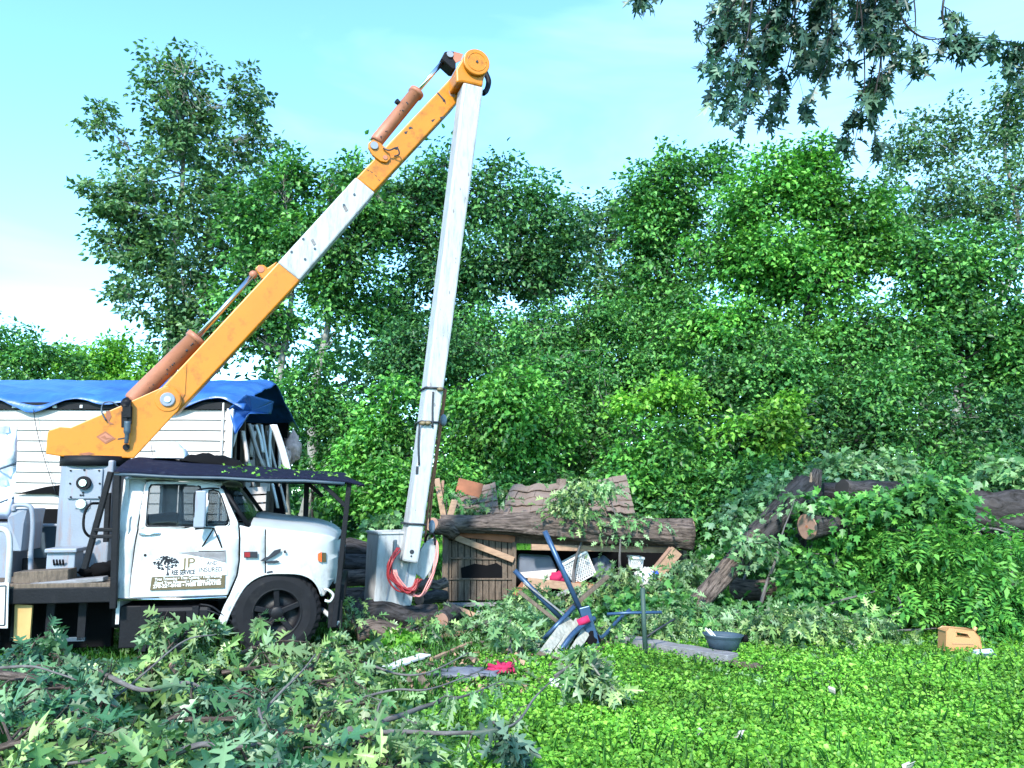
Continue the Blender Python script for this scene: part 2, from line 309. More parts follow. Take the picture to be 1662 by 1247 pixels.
BLADE = [(np.array([(-.035, 0, 0), (.035, 0, 0), (.025, .55, -.08), (0, 1, -.35), (-.025, .55, -.08)], float), [[0, 1, 2, 3, 4]])]
def leafmesh(name, m, P, A, Nn, size, tm, parent=None, origin=None, **kw):
    org = np.array(ORG[parent.name] if parent else origin)
    nrm = lambda a: a / (np.linalg.norm(a, axis=1, keepdims=True) + 1e-9)
    A = nrm(A); X = nrm(np.cross(A, Nn)); Nn = np.cross(X, A); P = P - org
    VV = []; LV = []; LS = []; vb = 0; lb = 0; ids = np.arange(len(P)) % len(tm)
    for ti, (V, Fs) in enumerate(tm):
        s = ids == ti; n = int(s.sum())
        if not n: continue
        sz = size[s][:, None, None]
        v = P[s][:, None, :] + sz * (V[None, :, 0:1] * X[s][:, None, :] + V[None, :, 1:2] * A[s][:, None, :] + V[None, :, 2:3] * Nn[s][:, None, :])
        VV.append(v.reshape(-1, 3)); k = len(V)
        fl = np.concatenate([np.array(f) for f in Fs]); st = np.cumsum([0] + [len(f) for f in Fs])[:-1]
        LV.append((vb + np.arange(n)[:, None] * k + fl[None]).ravel()); LS.append((lb + np.arange(n)[:, None] * len(fl) + st[None]).ravel())
        vb += n * k; lb += n * len(fl)
    VV = np.concatenate(VV); LV = np.concatenate(LV); LS = np.concatenate(LS)
    me = bpy.data.meshes.new(name); me.vertices.add(len(VV)); me.loops.add(len(LV)); me.polygons.add(len(LS))
    me.vertices.foreach_set('co', VV.astype(np.float32).ravel()); me.loops.foreach_set('vertex_index', LV.astype(np.int32)); me.polygons.foreach_set('loop_start', LS.astype(np.int32))
    me.update(calc_edges=True)
    return link(name, me, m, parent, origin, **kw)
def noise_blob(rng, bl, n, seed, fq=.55, cut=.46):
    """cluster centres in the union of blobs, thinned by a 3-D noise so the crown is ragged with gaps"""
    C = []; D = []; wts = np.array([(b[3] * b[5]) for b in bl]); wts /= wts.sum(); tries = 0
    off = Vector((seed * 1.37, seed * .71, 0))
    while len(C) < n and tries < n * 12:
        tries += 1; k = rng.choice(len(bl), p=wts); b = bl[k]; d = rng.normal(size=3); d /= np.linalg.norm(d); r = rng.random() ** .42 * 1.3
        p = np.array(b[:3]) + d * r * np.array(b[3:6]); v = Vector((p[0], p[1], p[2] * .5))
        e = noise.noise(v * fq + off) * .5 + .5; e2 = noise.noise(v * fq * 2.7 + off) * .5 + .5; q = .62 * e + .38 * e2
        if q < cut - .10 + .28 * max(0, r - .55): continue
        C.append(p); D.append(d)
    return np.array(C), np.array(D)
def pts_blob(rng, blobs, n, bias=.5, power=1.6):
    wts = np.array([(b[3] * b[5]) ** 1.0 for b in blobs]); wts /= wts.sum(); idx = rng.choice(len(blobs), n, p=wts)
    d = rng.normal(size=(n, 3)); d /= np.linalg.norm(d, axis=1, keepdims=True); r = rng.random(n) ** bias
    B = np.array(blobs)[idx]
    return B[:, :3] + d * r[:, None] * B[:, 3:6], d, idx
def subblobs(rng, bl, k=9, lo=.20, hi=.50):
    out = []
    for b in bl:
        kk = max(3, int(k * min(1.6, (b[3] * b[5]) / 1.6)))
        for i in range(kk):
            d = rng.normal(size=3); d /= np.linalg.norm(d); r = .35 + .75 * rng.random(); q = rng.uniform(lo, hi)
            q = min(q, 1.25 - r * .75 + .1); out.append((b[0] + d[0] * r * b[3] * .85, b[1] + d[1] * r * b[4] * .85, b[2] + d[2] * r * b[5] * .9, b[3] * q * 1.15, b[4] * q * 1.15, b[5] * q * .8))
    return out
def wblobs(px_blobs, Y, dmul=.8):
    out = []
    for b in px_blobs:
        dy = b[4] if len(b) > 4 else 0; c = at(b[0], b[1], Y + dy); k = mpp(Y + dy)
        out.append((c.x, c.y, c.z, b[2] * k, b[2] * k * dmul, b[3] * k))
    return out
def foliage_leaves(rng, C, D, per, cr, lsize, flat=.45, droop=.2, upn=1.0, outw=.6):
    n = len(C) * per; ci = np.repeat(np.arange(len(C)), per)
    off = rng.normal(size=(n, 3)) * np.array([1, 1, flat]) * cr * (.6 + .8 * rng.random((len(C), 1))[ci]) * .6
    P = C[ci] + off
    P[:, 2] -= .25 * (off[:, 0] ** 2 + off[:, 1] ** 2) / cr
    A = off * np.array([1, 1, .5]) / cr + rng.normal(size=(n, 3)) * .5 + D[ci] * .3; A[:, 2] -= droop
    Nn = rng.normal(size=(n, 3)) * .55 + D[ci] * outw * .5 + np.array([0, 0, upn])
    return P, A, Nn, lsize * (.65 + .7 * rng.random(n))
def tree(name, label, px_blobs, Y, base_px, m, seed, ncl=200, per=90, cr=.8, ls=.16, bark='bark_dark', r0=.25, cat='tree', group=None, tm=None, limbs=10, top=None, flat=.45, bias=.55, dmul=.8, twigs=True, base_z=0, fork=None, droop=.25, minz=.15, parts=('trunk', 'crown'), sub=0, ssz=(.20, .50), nz=None):
    rng = np.random.default_rng(seed); random.seed(seed)
    bl = wblobs(px_blobs, Y, dmul); bx = at(base_px, HOR, Y).x; base = Vector((bx, Y, base_z))
    th = thing(name, label, cat, base, group)
    if sub: C, D, _ = pts_blob(rng, subblobs(rng, bl, sub, *ssz), ncl, bias)
    else: C, D = noise_blob(rng, bl, int(ncl * 2.3), seed, *(nz or (.85, .515))); per = max(7, int(per / 2.9)); cr *= .62; flat *= 1.15; ls *= .88
    ok = C[:, 2] > base_z + minz; C = C[ok]; D = D[ok]
    mb = MB(); hi = max(bl, key=lambda b: b[2] + b[5]); tp = Vector(hi[:3]) + Vector((0, 0, hi[5] * .5)) if top is None else at(top[0], top[1], Y)
    stems = fork or [(0, tp)]
    nodes = []
    for (sx, tgt) in stems:
        tgt = Vector(tgt); n = 9; path = []
        for i in range(n + 1):
            t = i / n; p = base.lerp(tgt, t); wob = .05 * (tgt - base).length * math.sin(t * math.pi)
            p += Vector((noise.noise(Vector((t * 2.2, seed, sx))) * wob * 2 + sx * math.sin(t * math.pi), noise.noise(Vector((t * 2.2, seed + 9, 0))) * wob, 0)); path.append(p)
        path[0] = base - Vector((0, 0, .1))
        rr = [r0 * (1 - .85 * (i / n)) * (1.25 if i == 0 else 1) for i in range(n + 1)]
        mb.tube(spline(path, 3), np.interp(np.linspace(0, n, n * 3 + 1), range(n + 1), rr), 9, amp=.15, fq=1)
        nodes += [(p, rr[i]) for i, p in enumerate(path) if i > 1]
    # limbs toward random cluster centres
    sel = rng.permutation(len(C))[:limbs]
    for k in sel:
        c = Vector(C[k]); cand = [q for q in nodes if q[0].z < c.z + .2] or nodes[:2]
        q = min(cand, key=lambda q: (q[0] - c).length + .6 * abs((c.z - q[0].z) - (Vector((q[0].x - c.x, q[0].y - c.y, 0))).length))
        a = q[0]; mid = a.lerp(c, .5) + Vector((0, 0, -.08 * (c - a).length)) + Vector(rng.normal(size=3)) * .06 * (c - a).length
        path = spline([a, a.lerp(mid, .5) + Vector(rng.normal(size=3)) * .02 * (c - a).length, mid, c], 3); r1 = q[1] * .5
        rr = [max(r1 * (1 - i / len(path) * .85), .008) for i in range(len(path))]
        mb.tube(path, rr, 6, amp=.1); nodes += [(p, rr[i]) for i, p in enumerate(path) if i > 1]
    if twigs:
        NP = np.array([tuple(q[0]) for q in nodes]); NR = [q[1] for q in nodes]
        for i in range(len(C)):
            dd = np.linalg.norm(NP - C[i], axis=1) + np.where(NP[:, 2] > C[i][2] + .1, 1.5, 0); j = int(dd.argmin())
            if dd[j] > 5: continue
            a = Vector(NP[j]); c = Vector(C[i]); r1 = min(NR[j] * .6, .035)
            mb.tube([a, a.lerp(c, .5) + Vector(rng.normal(size=3)) * .08 * (c - a).length, c], [r1, r1 * .7, .006], 4, cap=False)
    mb.build(parts[0], M[bark], th)
    P, A, Nn, S = foliage_leaves(rng, C, D, per, cr, ls, flat, droop)
    ok = P[:, 2] > base_z + .02
    leafmesh(parts[1], M[m], P[ok], A[ok], Nn[ok], S[ok], tm or TRE, parent=th)
    return th
# ---------------------------------------------------------------- ground
def gz(x, y):
    return .10 * noise.noise(Vector((x * .25, y * .25, 0))) * (1 if y < 40 else .3) * min(1, max(0, (y - 3) / 3)) - .03
def ground():
    m, t, b = newmat('ground_soil'); N, L = t.nodes, t.links
    c = N.new('ShaderNodeTexCoord'); n1 = N.new('ShaderNodeTexNoise'); n1.inputs['Scale'].default_value = 1.1; n1.inputs['Detail'].default_value = 8; n1.inputs['Roughness'].default_value = .7; L.new(c.outputs['Object'], n1.inputs['Vector'])
    rp = N.new('ShaderNodeValToRGB'); e = rp.color_ramp.elements; e[0].position = .35; e[0].color = (.035, .03, .02, 1); e[1].position = .6; e[1].color = (.06, .17, .02, 1); e.new(.48).color = (.04, .09, .02, 1); L.new(n1.outputs['Fac'], rp.inputs[0])
    n2 = N.new('ShaderNodeTexNoise'); n2.inputs['Scale'].default_value = 22; n2.inputs['Detail'].default_value = 4; L.new(c.outputs['Object'], n2.inputs['Vector'])
    mr = N.new('ShaderNodeMapRange'); mr.inputs['To Min'].default_value = .5; mr.inputs['To Max'].default_value = 1.5; L.new(n2.outputs['Fac'], mr.inputs['Value'])
    vm = N.new('ShaderNodeVectorMath'); vm.operation = 'SCALE'; L.new(rp.outputs[0], vm.inputs[0]); L.new(mr.outputs[0], vm.inputs['Scale']); L.new(vm.outputs[0], b.inputs['Base Color'])
    bp = N.new('ShaderNodeBump'); bp.inputs['Strength'].default_value = .8; bp.inputs['Distance'].default_value = .04; L.new(n2.outputs['Fac'], bp.inputs['Height']); L.new(bp.outputs[0], b.inputs['Normal']); b.inputs['Roughness'].default_value = .95; b.inputs['Specular IOR Level'].default_value = .1
    g = MB(); xs = np.concatenate([[-900, -300, -90, -40], np.arange(-24, 24.1, .6), [40, 90, 300, 900]]); ys = np.concatenate([[-300, -60, -10], np.arange(0, 45, .6), [60, 100, 300, 1500]])
    vs_ = [(x, y, gz(x, y)) for x in xs for y in ys]; k = len(ys)
    g.add(vs_, [(i * k + j, (i + 1) * k + j, (i + 1) * k + j + 1, i * k + j + 1) for i in range(len(xs) - 1) for j in range(k - 1)], True)
    g.build('ground', m, kind='structure', origin=(0, 0, 0))
    mm = mat('lawn_green', (.10, .30, .03), .9, var=.4, scale=3, bump=.6, bscale=40, spec=.1)
    lw = MB(); lw.grid(60, 30, lambda u, v: (-13 + u * 22, 21.5 + v * 24, gz(-13 + u * 22, 21.5 + v * 24) + .03 + .1 * min(v, 1 - v) * 2))
    lw.build('lawn', mm, kind='structure', origin=(0, 30, 0))
ground()
def scatter(n, y0, y1, rng, dens=None, xr=None):
    """ground points roughly even on screen-visible ground"""
    t = rng.random(n); Y = 1 / ((1 - t) / y0 + t / y1) if False else (y0 ** -.2 + t * (y1 ** -.2 - y0 ** -.2)) ** -5
    X = (rng.random(n) * 2 - 1) * (.66 * Y + 1.6)
    if xr: k = (X > xr[0]) & (X < xr[1]); X = X[k]; Y = Y[k]
    return X, Y
def gzv(X, Y): return np.array([gz(a, b) for a, b in zip(X, Y)])
def ground_cover():
    rng = np.random.default_rng(5)
    # bright broadleaf weeds: right and centre foreground
    X, Y = scatter(320000, 4.2, 14, rng)
    nzv = np.array([noise.noise(Vector((a * .9, b * .9, 3))) for a, b in zip(X, Y)])
    edge = -.9 + .10 * (Y - 6) + .5 * nzv       # weed field left edge
    k = (X > edge) & (Y < 10.9 + 1.2 * nzv + .12 * X); X, Y, nzv = X[k], Y[k], nzv[k]; n = len(X)
    H = .015 + .075 * rng.random(n) ** 1.2 * (1 + nzv * 1.1)
    P = np.stack([X, Y, gzv(X, Y) + H], 1)
    A = rng.normal(size=(n, 3)); A[:, 2] = A[:, 2] * .3 + .1; Nn = rng.normal(size=(n, 3)) * .45 + np.array([0, -.1, 1])
    leafmesh('ground_cover', M['lf_ground'], P, A, Nn, .030 * (.55 + 1.2 * rng.random(n) ** 1.5), WEED, origin=(0, 0, 0), kind='stuff', label='bright green low weeds and clover covering the ground in front of the wreckage', cat='ground cover')
    # grass blades
    X, Y = scatter(75000, 4.5, 34, rng); n = len(X)
    k = (X < -.9 + .10 * (Y - 6)) | (Y > 11) | (rng.random(n) < .22); X, Y = X[k], Y[k]; n = len(X)
    P = np.stack([X, Y, gzv(X, Y)], 1); A = rng.normal(size=(n, 3)) * .45; A[:, 2] = 1
    Nn = rng.normal(size=(n, 3)); Nn[:, 2] *= .2
    leafmesh('grass', M['lf_grass'], P, A, Nn, (.07 + .13 * rng.random(n)) * (1 + (Y > 14) * .4), BLADE, origin=(0, 0, 0), kind='stuff', label='dark green grass growing between the debris', cat='grass')
    # scattered torn leaves and litter
    X, Y = scatter(5000, 5.5, 15.5, rng); k = (X < -.3 + .25 * (Y - 6)) | (Y > 10.6); X, Y = X[k], Y[k]; n = len(X)
    P = np.stack([X, Y, gzv(X, Y) + .03 + .09 * rng.random(n)], 1); A = rng.normal(size=(n, 3)); A[:, 2] *= .25; Nn = rng.normal(size=(n, 3)) * .45 + np.array([0, 0, 1])
    leafmesh('fallen_leaves', M['lf_pale'], P, A, Nn, .16 * (.5 + .8 * rng.random(n)), OAK, origin=(0, 0, 0), kind='stuff', label='pale torn oak leaves littering the grass', cat='fallen leaves')
ground_cover()
# ---------------------------------------------------------------- woods
G1 = 'trees at the edge of the wood'
tree('sycamore_tree', 'tallest tree, thin airy grey-green crown rising above the tarped house', [(160, 190, 28, 38), (150, 305, 22, 14), (205, 300, 62, 80), (300, 130, 62, 66), (292, 230, 62, 80), (408, 165, 36, 58), (405, 245, 45, 55), (320, 340, 110, 90), (205, 390, 55, 60), (290, 450, 85, 80), (395, 370, 65, 85), (330, 540, 70, 60), (190, 478, 18, 9), (300, 540, 60, 50)], 30, 262, 'lf_syc', 11, 470, 60, .50, .24, 'bark_light', .26, limbs=34, top=(300, 120), tm=TRE, group=G1, bias=.6, nz=(.9, .485))
tree('leafy_tree', 'mid-height dark tree with twin pale trunks right of the tarped house', [(470, 290, 60, 55), (540, 290, 62, 50), (420, 370, 55, 80), (520, 390, 90, 80), (600, 340, 50, 60), (560, 470, 70, 60), (420, 500, 60, 70)], 27, 478, 'lf_mid', 12, 250, 100, .8, .21, 'bark_light', .22, limbs=16, group=G1, fork=[(-.5, at(465, 330, 27)), (.5, at(535, 330, 27))])
tree('leafy_tree', 'broad dark green tree seen behind the white upper boom', [(720, 300, 75, 62), (640, 330, 50, 65), (800, 320, 62, 62), (880, 345, 62, 62), (690, 430, 85, 80), (820, 430, 85, 75), (900, 440, 45, 55), (640, 530, 60, 70), (760, 540, 80, 60), (870, 530, 60, 50)], 29, 760, 'lf_dark', 13, 380, 100, .85, .21, 'bark_dark', .3, limbs=22, group=G1)
tree('leafy_tree', 'narrow airy tree in the dip of the skyline right of the boom', [(960, 400, 35, 60), (1000, 360, 40, 60), (960, 500, 50, 60), (1010, 470, 40, 60)], 34, 985, 'lf_syc', 14, 100, 80, .7, .22, 'bark_light', .18, limbs=12, group=G1)
tree('leafy_tree', 'rounded bright tree whose top is left of the hanging oak branch', [(1070, 300, 52, 60), (1150, 290, 50, 48), (1060, 400, 60, 80), (1130, 390, 60, 70), (1080, 520, 80, 70)], 28, 1085, 'lf_mid', 15, 260, 100, .8, .2, 'bark_dark', .24, limbs=16, group=G1)
tree('leafy_tree', 'big vivid green tree with layered boughs in the middle of the right-hand wood', [(1240, 310, 65, 60), (1330, 300, 60, 60), (1210, 420, 80, 62), (1300, 430, 90, 75), (1390, 370, 60, 75), (1200, 540, 85, 60), (1310, 560, 95, 60), (1270, 650, 100, 50)], 23, 1295, 'lf_bright', 16, 520, 110, .72, .17, 'bark_dark', .22, limbs=24, group=G1, nz=(.8, .47))
tree('leafy_tree', 'tall thin-leaved tree against the sky at the right edge', [(1470, 240, 50, 60), (1560, 215, 50, 70), (1640, 190, 40, 70), (1530, 330, 90, 60), (1620, 320, 70, 70), (1450, 330, 50, 60)], 31, 1545, 'lf_syc', 17, 300, 42, .7, .21, 'bark_light', .22, limbs=44, group=G1, bias=.6, nz=(.9, .50))
tree('leafy_tree', 'dark forked tree whose black trunk stands at the right edge', [(1600, 440, 90, 70), (1500, 440, 80, 75), (1560, 540, 110, 70), (1440, 540, 70, 70), (1670, 520, 60, 90), (1650, 620, 60, 40)], 22, 1608, 'lf_mid', 18, 330, 90, .7, .17, 'bark_dark', .2, limbs=16, group=G1, fork=[(-.35, at(1585, 430, 22)), (.3, at(1650, 480, 22))])
tree('leafy_tree', 'low pale green tree poking over the blue tarp at the left edge', [(30, 580, 60, 45), (-30, 560, 60, 60), (80, 610, 50, 40)], 36, 20, 'lf_mid', 19, 110, 80, .8, .24, 'bark_dark', .2, limbs=8, group=G1)
tree('leafy_tree', 'light yellow-green tree line crown just over the tarp left of the sycamore', [(130, 590, 50, 40), (190, 590, 45, 40), (235, 600, 35, 40)], 40, 170, 'lf_yellow', 20, 120, 70, .8, .24, 'bark_light', .2, limbs=8, group=G1)
# understorey
G2 = 'bushes under the wood edge'
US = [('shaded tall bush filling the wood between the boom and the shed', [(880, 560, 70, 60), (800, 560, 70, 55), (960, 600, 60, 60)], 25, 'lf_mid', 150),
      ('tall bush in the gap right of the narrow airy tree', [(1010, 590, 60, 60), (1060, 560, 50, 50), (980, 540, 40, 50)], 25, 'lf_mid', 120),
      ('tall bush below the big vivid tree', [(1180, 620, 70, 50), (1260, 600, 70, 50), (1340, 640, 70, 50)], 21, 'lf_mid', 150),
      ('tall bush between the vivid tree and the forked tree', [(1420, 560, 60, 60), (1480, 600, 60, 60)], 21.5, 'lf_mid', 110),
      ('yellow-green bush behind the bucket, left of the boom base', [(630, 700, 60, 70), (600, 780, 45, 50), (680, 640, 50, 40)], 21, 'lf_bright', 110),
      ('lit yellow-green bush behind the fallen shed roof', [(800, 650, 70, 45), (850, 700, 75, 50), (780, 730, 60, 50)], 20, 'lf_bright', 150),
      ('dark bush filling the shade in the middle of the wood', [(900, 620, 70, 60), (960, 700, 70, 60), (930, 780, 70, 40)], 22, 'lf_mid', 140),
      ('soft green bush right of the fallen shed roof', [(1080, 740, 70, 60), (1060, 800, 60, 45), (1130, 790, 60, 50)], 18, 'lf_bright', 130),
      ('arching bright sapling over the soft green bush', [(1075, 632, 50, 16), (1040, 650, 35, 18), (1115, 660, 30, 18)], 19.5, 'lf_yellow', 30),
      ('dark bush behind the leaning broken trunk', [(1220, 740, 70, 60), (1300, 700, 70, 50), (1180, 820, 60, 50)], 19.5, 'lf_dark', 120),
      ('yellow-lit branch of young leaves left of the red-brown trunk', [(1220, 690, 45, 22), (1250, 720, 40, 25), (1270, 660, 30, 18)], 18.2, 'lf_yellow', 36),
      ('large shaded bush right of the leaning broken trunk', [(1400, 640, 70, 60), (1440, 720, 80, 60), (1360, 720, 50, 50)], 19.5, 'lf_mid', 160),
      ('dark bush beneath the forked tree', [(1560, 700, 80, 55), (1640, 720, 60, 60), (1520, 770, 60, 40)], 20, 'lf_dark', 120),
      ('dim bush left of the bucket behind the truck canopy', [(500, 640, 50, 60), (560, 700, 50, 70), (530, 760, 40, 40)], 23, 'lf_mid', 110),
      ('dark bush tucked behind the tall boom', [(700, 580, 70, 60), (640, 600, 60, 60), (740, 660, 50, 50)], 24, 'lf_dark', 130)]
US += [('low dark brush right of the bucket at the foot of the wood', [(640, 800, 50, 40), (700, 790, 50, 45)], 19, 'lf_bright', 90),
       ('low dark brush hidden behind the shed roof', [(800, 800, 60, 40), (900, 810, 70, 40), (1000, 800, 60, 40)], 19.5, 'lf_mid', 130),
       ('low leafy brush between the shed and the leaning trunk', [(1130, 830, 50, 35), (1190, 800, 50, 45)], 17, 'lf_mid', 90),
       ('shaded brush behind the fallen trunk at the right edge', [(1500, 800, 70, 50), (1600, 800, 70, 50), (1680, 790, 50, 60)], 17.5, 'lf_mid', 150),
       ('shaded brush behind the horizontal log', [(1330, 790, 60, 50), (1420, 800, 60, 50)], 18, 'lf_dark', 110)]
for i, (lb, bl, Y, mm_, nc) in enumerate(US):
    tree('bush', lb, [(p[0], p[1], p[2] * 1.15, p[3] * 1.1) for p in bl], Y, bl[-1][0], mm_, 40 + i, int(nc * 1.05), 80, .55, .15, 'bark_light' if i % 3 == 0 else 'bark_dark', .05, 'bush', G2, limbs=12, nz=(1.1, .52))
def woodland():
    rng = np.random.default_rng(77); n = 680
    px = rng.uniform(420, 1900, n); lim = np.interp(px, [420, 600, 900, 960, 1020, 1200, 1500, 1900], [580, 530, 520, 590, 560, 545, 560, 560])
    py = lim + (860 - lim) * rng.random(n) ** .8; Y = rng.uniform(33, 44, n)
    C = np.array([tuple(at(a, b, c)) for a, b, c in zip(px, py, Y)]); C = C[C[:, 2] > .3]; D = rng.normal(size=C.shape) * .3 + np.array([0, -.5, .3])
    P, A, Nn, S = foliage_leaves(rng, C, D, 75, 1.3, .36, .6)
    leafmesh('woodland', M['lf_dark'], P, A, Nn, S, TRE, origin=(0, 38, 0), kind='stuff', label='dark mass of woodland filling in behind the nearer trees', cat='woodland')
woodland()
# ---------------------------------------------------------------- house with tarp
def house():
    Yw = 13.6; c0 = at(372, 800, Yw)      # near right corner
    XR = c0.x; ZE = at(200, 664, Yw).z; XL = -14.5; D = 3.4
    th = thing('tarped_house', 'white sided home with a blue tarp on its roof and its right end torn open', 'house', (XR, Yw, 0))
    mb = MB(); z = .25; h = .175; i = 0; zt = ZE - .02
    cuts = [XL, XR]
    while z < zt - .02:
        h2 = min(h, zt - z); wav = .012 * math.sin(i * 1.7)
        n = 24
        def f(u, v, z=z, h2=h2, i=i):
            x = XL + (XR - XL) * u; sag = .025 * noise.noise(Vector((x * .5, i * .1, 2)))
            zz = z + sag + v * h2
            return (x, Yw - .028 * (1 - v) + .02 * noise.noise(Vector((x * .6, z, 0))), zz)
        mb.grid(n, 1, f, False)
        mb.grid(n, 1, lambda u, v, z=z, i=i: (XL + (XR - XL) * u, Yw - .028 + .03 * v + .02 * noise.noise(Vector(((XL + (XR - XL) * u) * .6, z, 0))), z + .025 * noise.noise(Vector(((XL + (XR - XL) * u) * .5, i * .1, 2)))), False)
        z += h; i += 1
    mb.build('siding', M['siding'], th)
    MB().box(((XL + XR) / 2, Yw + .10, (ZE + .25) / 2), (XR - XL - .02, .1, ZE - .3)).box(((XL + XR) / 2, Yw + D, 1.8), (XR - XL, .1, 3.4)).box(((XL + XR) / 2 - .1, Yw + D / 2, .3), (XR - XL - .3, D - .1, .12)).box((XR - 2.6, Yw + D / 2, 1.8), (.1, D - .1, 3.2)).build('inner_wall', M['dark'], th)  # near-black walls; the torn end's interior shade is in their colour
    tw = .05
    b = MB().box((XR - .03, Yw - .03, (ZE + .25) / 2), (.11, .06, ZE - .25)).box((XR - .15, Yw - .035, (ZE + 1) / 2 + .2), (.03, .05, ZE - 1.2)); b.build('corner_trim', M['white'], th, bev=.006)
    MB().box(((XL + XR) / 2, Yw - .02, ZE + .05), (XR - XL, .06, .12)).build('fascia', M['black'], th)
    for x0, x1 in [(20, 40), (86, 92), (130, 134)]:
        a = at(x0, 660, Yw - .06); c = at(x1, 660, Yw - .06); MB().box(((a.x + c.x) / 2, Yw - .06, a.z), (c.x - a.x, .02, .05)).build('eave_clip', M['white'], th)
    # near-black patch at left of the pedestal: shade behind a sprung board, as colour
    def bulge(px0, px1, py0, py1):
        a = at(px0, py0, Yw - .12); c = at(px1, py1, Yw - .12)
        return a, c
    a, c = bulge(22, 128, 800, 785)
    MB().prism([(a.x, Yw - .06, a.z - .02), (a.x + .5, Yw - .06, a.z + .10), (c.x, Yw - .06, c.z + .02), (c.x, Yw - .06, c.z - .3), (a.x + .6, Yw - .06, a.z - .02)], (0, .02, 0)).build('gap', M['dark'], th)
    a = at(20, 890, Yw); c = at(130, 826, Yw); MB().box(((a.x + c.x) / 2 - .6, Yw - .06, (a.z + c.z) / 2), (c.x - a.x + 1.2, .03, c.z - a.z)).build('skirting_shade', M['dark'], th)  # near-black sheet over the lower siding, the gap's shade put into colour
    # open end: studs, hanging strips
    y0, y1 = Yw + .1, Yw + D
    for k in range(7):
        y = y0 + (y1 - y0) * k / 6; x = XR - .05 + random.uniform(-.1, .05)
        MB().bar((x, y, .3), (x + random.uniform(-.12, .12), y + random.uniform(-.1, .1), ZE - .1), .05, .09).build('stud', M['oldwood'], th, bev=.004)
    rnd = random.Random(4)
    strips = [(386, 690, 372, 745), (392, 700, 415, 790), (404, 688, 430, 760), (425, 690, 452, 825), (436, 700, 466, 832), (399, 780, 430, 824), (446, 690, 470, 770), (376, 720, 380, 830), (412, 700, 408, 742), (440, 690, 440, 760), (380, 700, 384, 820), (398, 700, 402, 750), (418, 690, 428, 735), (452, 700, 456, 790), (409, 690, 420, 830), (430, 720, 433, 800)]
    for k, (x0, p0, x1, p1) in enumerate(strips):
        Y = Yw + .2 + (k * .53) % 2.9; a = at(x0, p0, Y); b2 = at(x1, p1, Y)
        q = MB(); wd = rnd.uniform(.05, .13); n = 8
        q.grid(n, 2, lambda u, v: Vector(a).lerp(b2, u) + Vector(((v - .5) * wd, -.06 - .03 * math.sin(v * 3.1), 0)) + Vector((.012 * math.sin(u * 3 + k), .02 * math.sin(u * 5 + k), 0)))
        q.build('hanging_strip', M['siding'] if k % 3 else M['white'], th, solid=.008)
    for (x0, p0, x1, p1, Y) in [(378, 790, 425, 832, Yw + .6), (385, 745, 432, 800, Yw + 1.6)]:
        a = at(x0, p0, Y); c = at(x1, p1, Y); q = MB()
        for k in range(3):
            z0 = c.z + (a.z - c.z) * k / 3; q.prism([(a.x, Y, z0), (c.x, Y + .2, z0 + .03), (c.x, Y + .2, z0 + (a.z - c.z) / 3), (a.x, Y, z0 + (a.z - c.z) / 3 - .03)], (0, .03, 0))
        q.build('siding_scrap', M['siding'], th)
    for (px, py, Y, s) in [(475, 728, Yw + 3.2, .28), (412, 795, Yw + 1.0, .12), (462, 742, Yw + 2.8, .2)]:
        p = at(px, py, Y); MB().ball(p, (s * .6, s * .6, s), 14, 10, .8, 2.5).build('insulation_tuft', M['pink'] if s != .12 else M['oldwood'], th)
    # tarp: eave to ridge to back, over the open end
    ZR = ZE + .72; yr = Yw + D / 2
    XT = XR + .22
    def tp(u, v):
        x = XL + (XT - XL) * u
        e = max(0, (x - XR + .1)) / .6          # over-end droop
        if v < .5: t = v / .5; y = Yw - .13 + (yr - Yw + .13) * t; z = ZE + .12 + (ZR - ZE - .1) * t ** .8
        else: t = (v - .5) / .5; y = yr + (D / 2 + .1) * t; z = ZR - (ZR - ZE) * t
        if v < .08: z -= .10 * (.5 + noise.noise(Vector((x * 1.3, 0, 5)))) * (1 - v / .08) * 2 - .04; 
        z += .05 * noise.noise(Vector((x * 1.1 + y * 2.2, y * .8, 1))) + .03 * abs(noise.noise(Vector((x * 3 + y * 5, y * 1.5, 7))))
        z -= .12 * math.exp(-((x - XR + 1.5) / 2.5) ** 2) * (1 if v > .2 else v / .2) * 0
        if e > 0:
            z -= .26 * e ** 1.5 + .06 * noise.noise(Vector((y * 4, x * 3, 0))) * e; y += .1 * e; x -= .06 * e * e
        return (x, y, z)
    q = MB(); q.grid(200, 36, tp); q.build('tarp', M['tarp'], th, solid=.01)
    # tarp flap hanging at near right corner
    A = [at(372, 664, Yw - .06), at(400, 640, Yw - .06), at(446, 652, Yw + 1.0), at(440, 672, Yw + 1.0), at(405, 672, Yw - .04), at(382, 706, Yw - .06)]
    q = MB(); cen = sum(A, Vector()) / len(A)
    for i in range(len(A)):
        a, b2 = A[i], A[(i + 1) % len(A)]
        q.grid(6, 6, lambda u, v: cen.lerp(a.lerp(b2, u), v) + Vector((0, -.05 * abs(noise.noise(Vector(a.lerp(b2, u)) * 6)) * v * 2, 0)))
    q.build('tarp_flap', M['tarp'], th, solid=.008)
    a = at(54, 664, Yw - .15); MB().tube(spline([a, at(60, 700, Yw - .1), at(72, 745, Yw - .1), at(90, 800, Yw - .1)]), .006, 5).build('rope', M['ink'], th)
    a = at(245, 720, Yw - .1); MB().tube([a, at(250, 760, Yw - .1)], .005, 5).build('rope', M['ink'], th)
house()
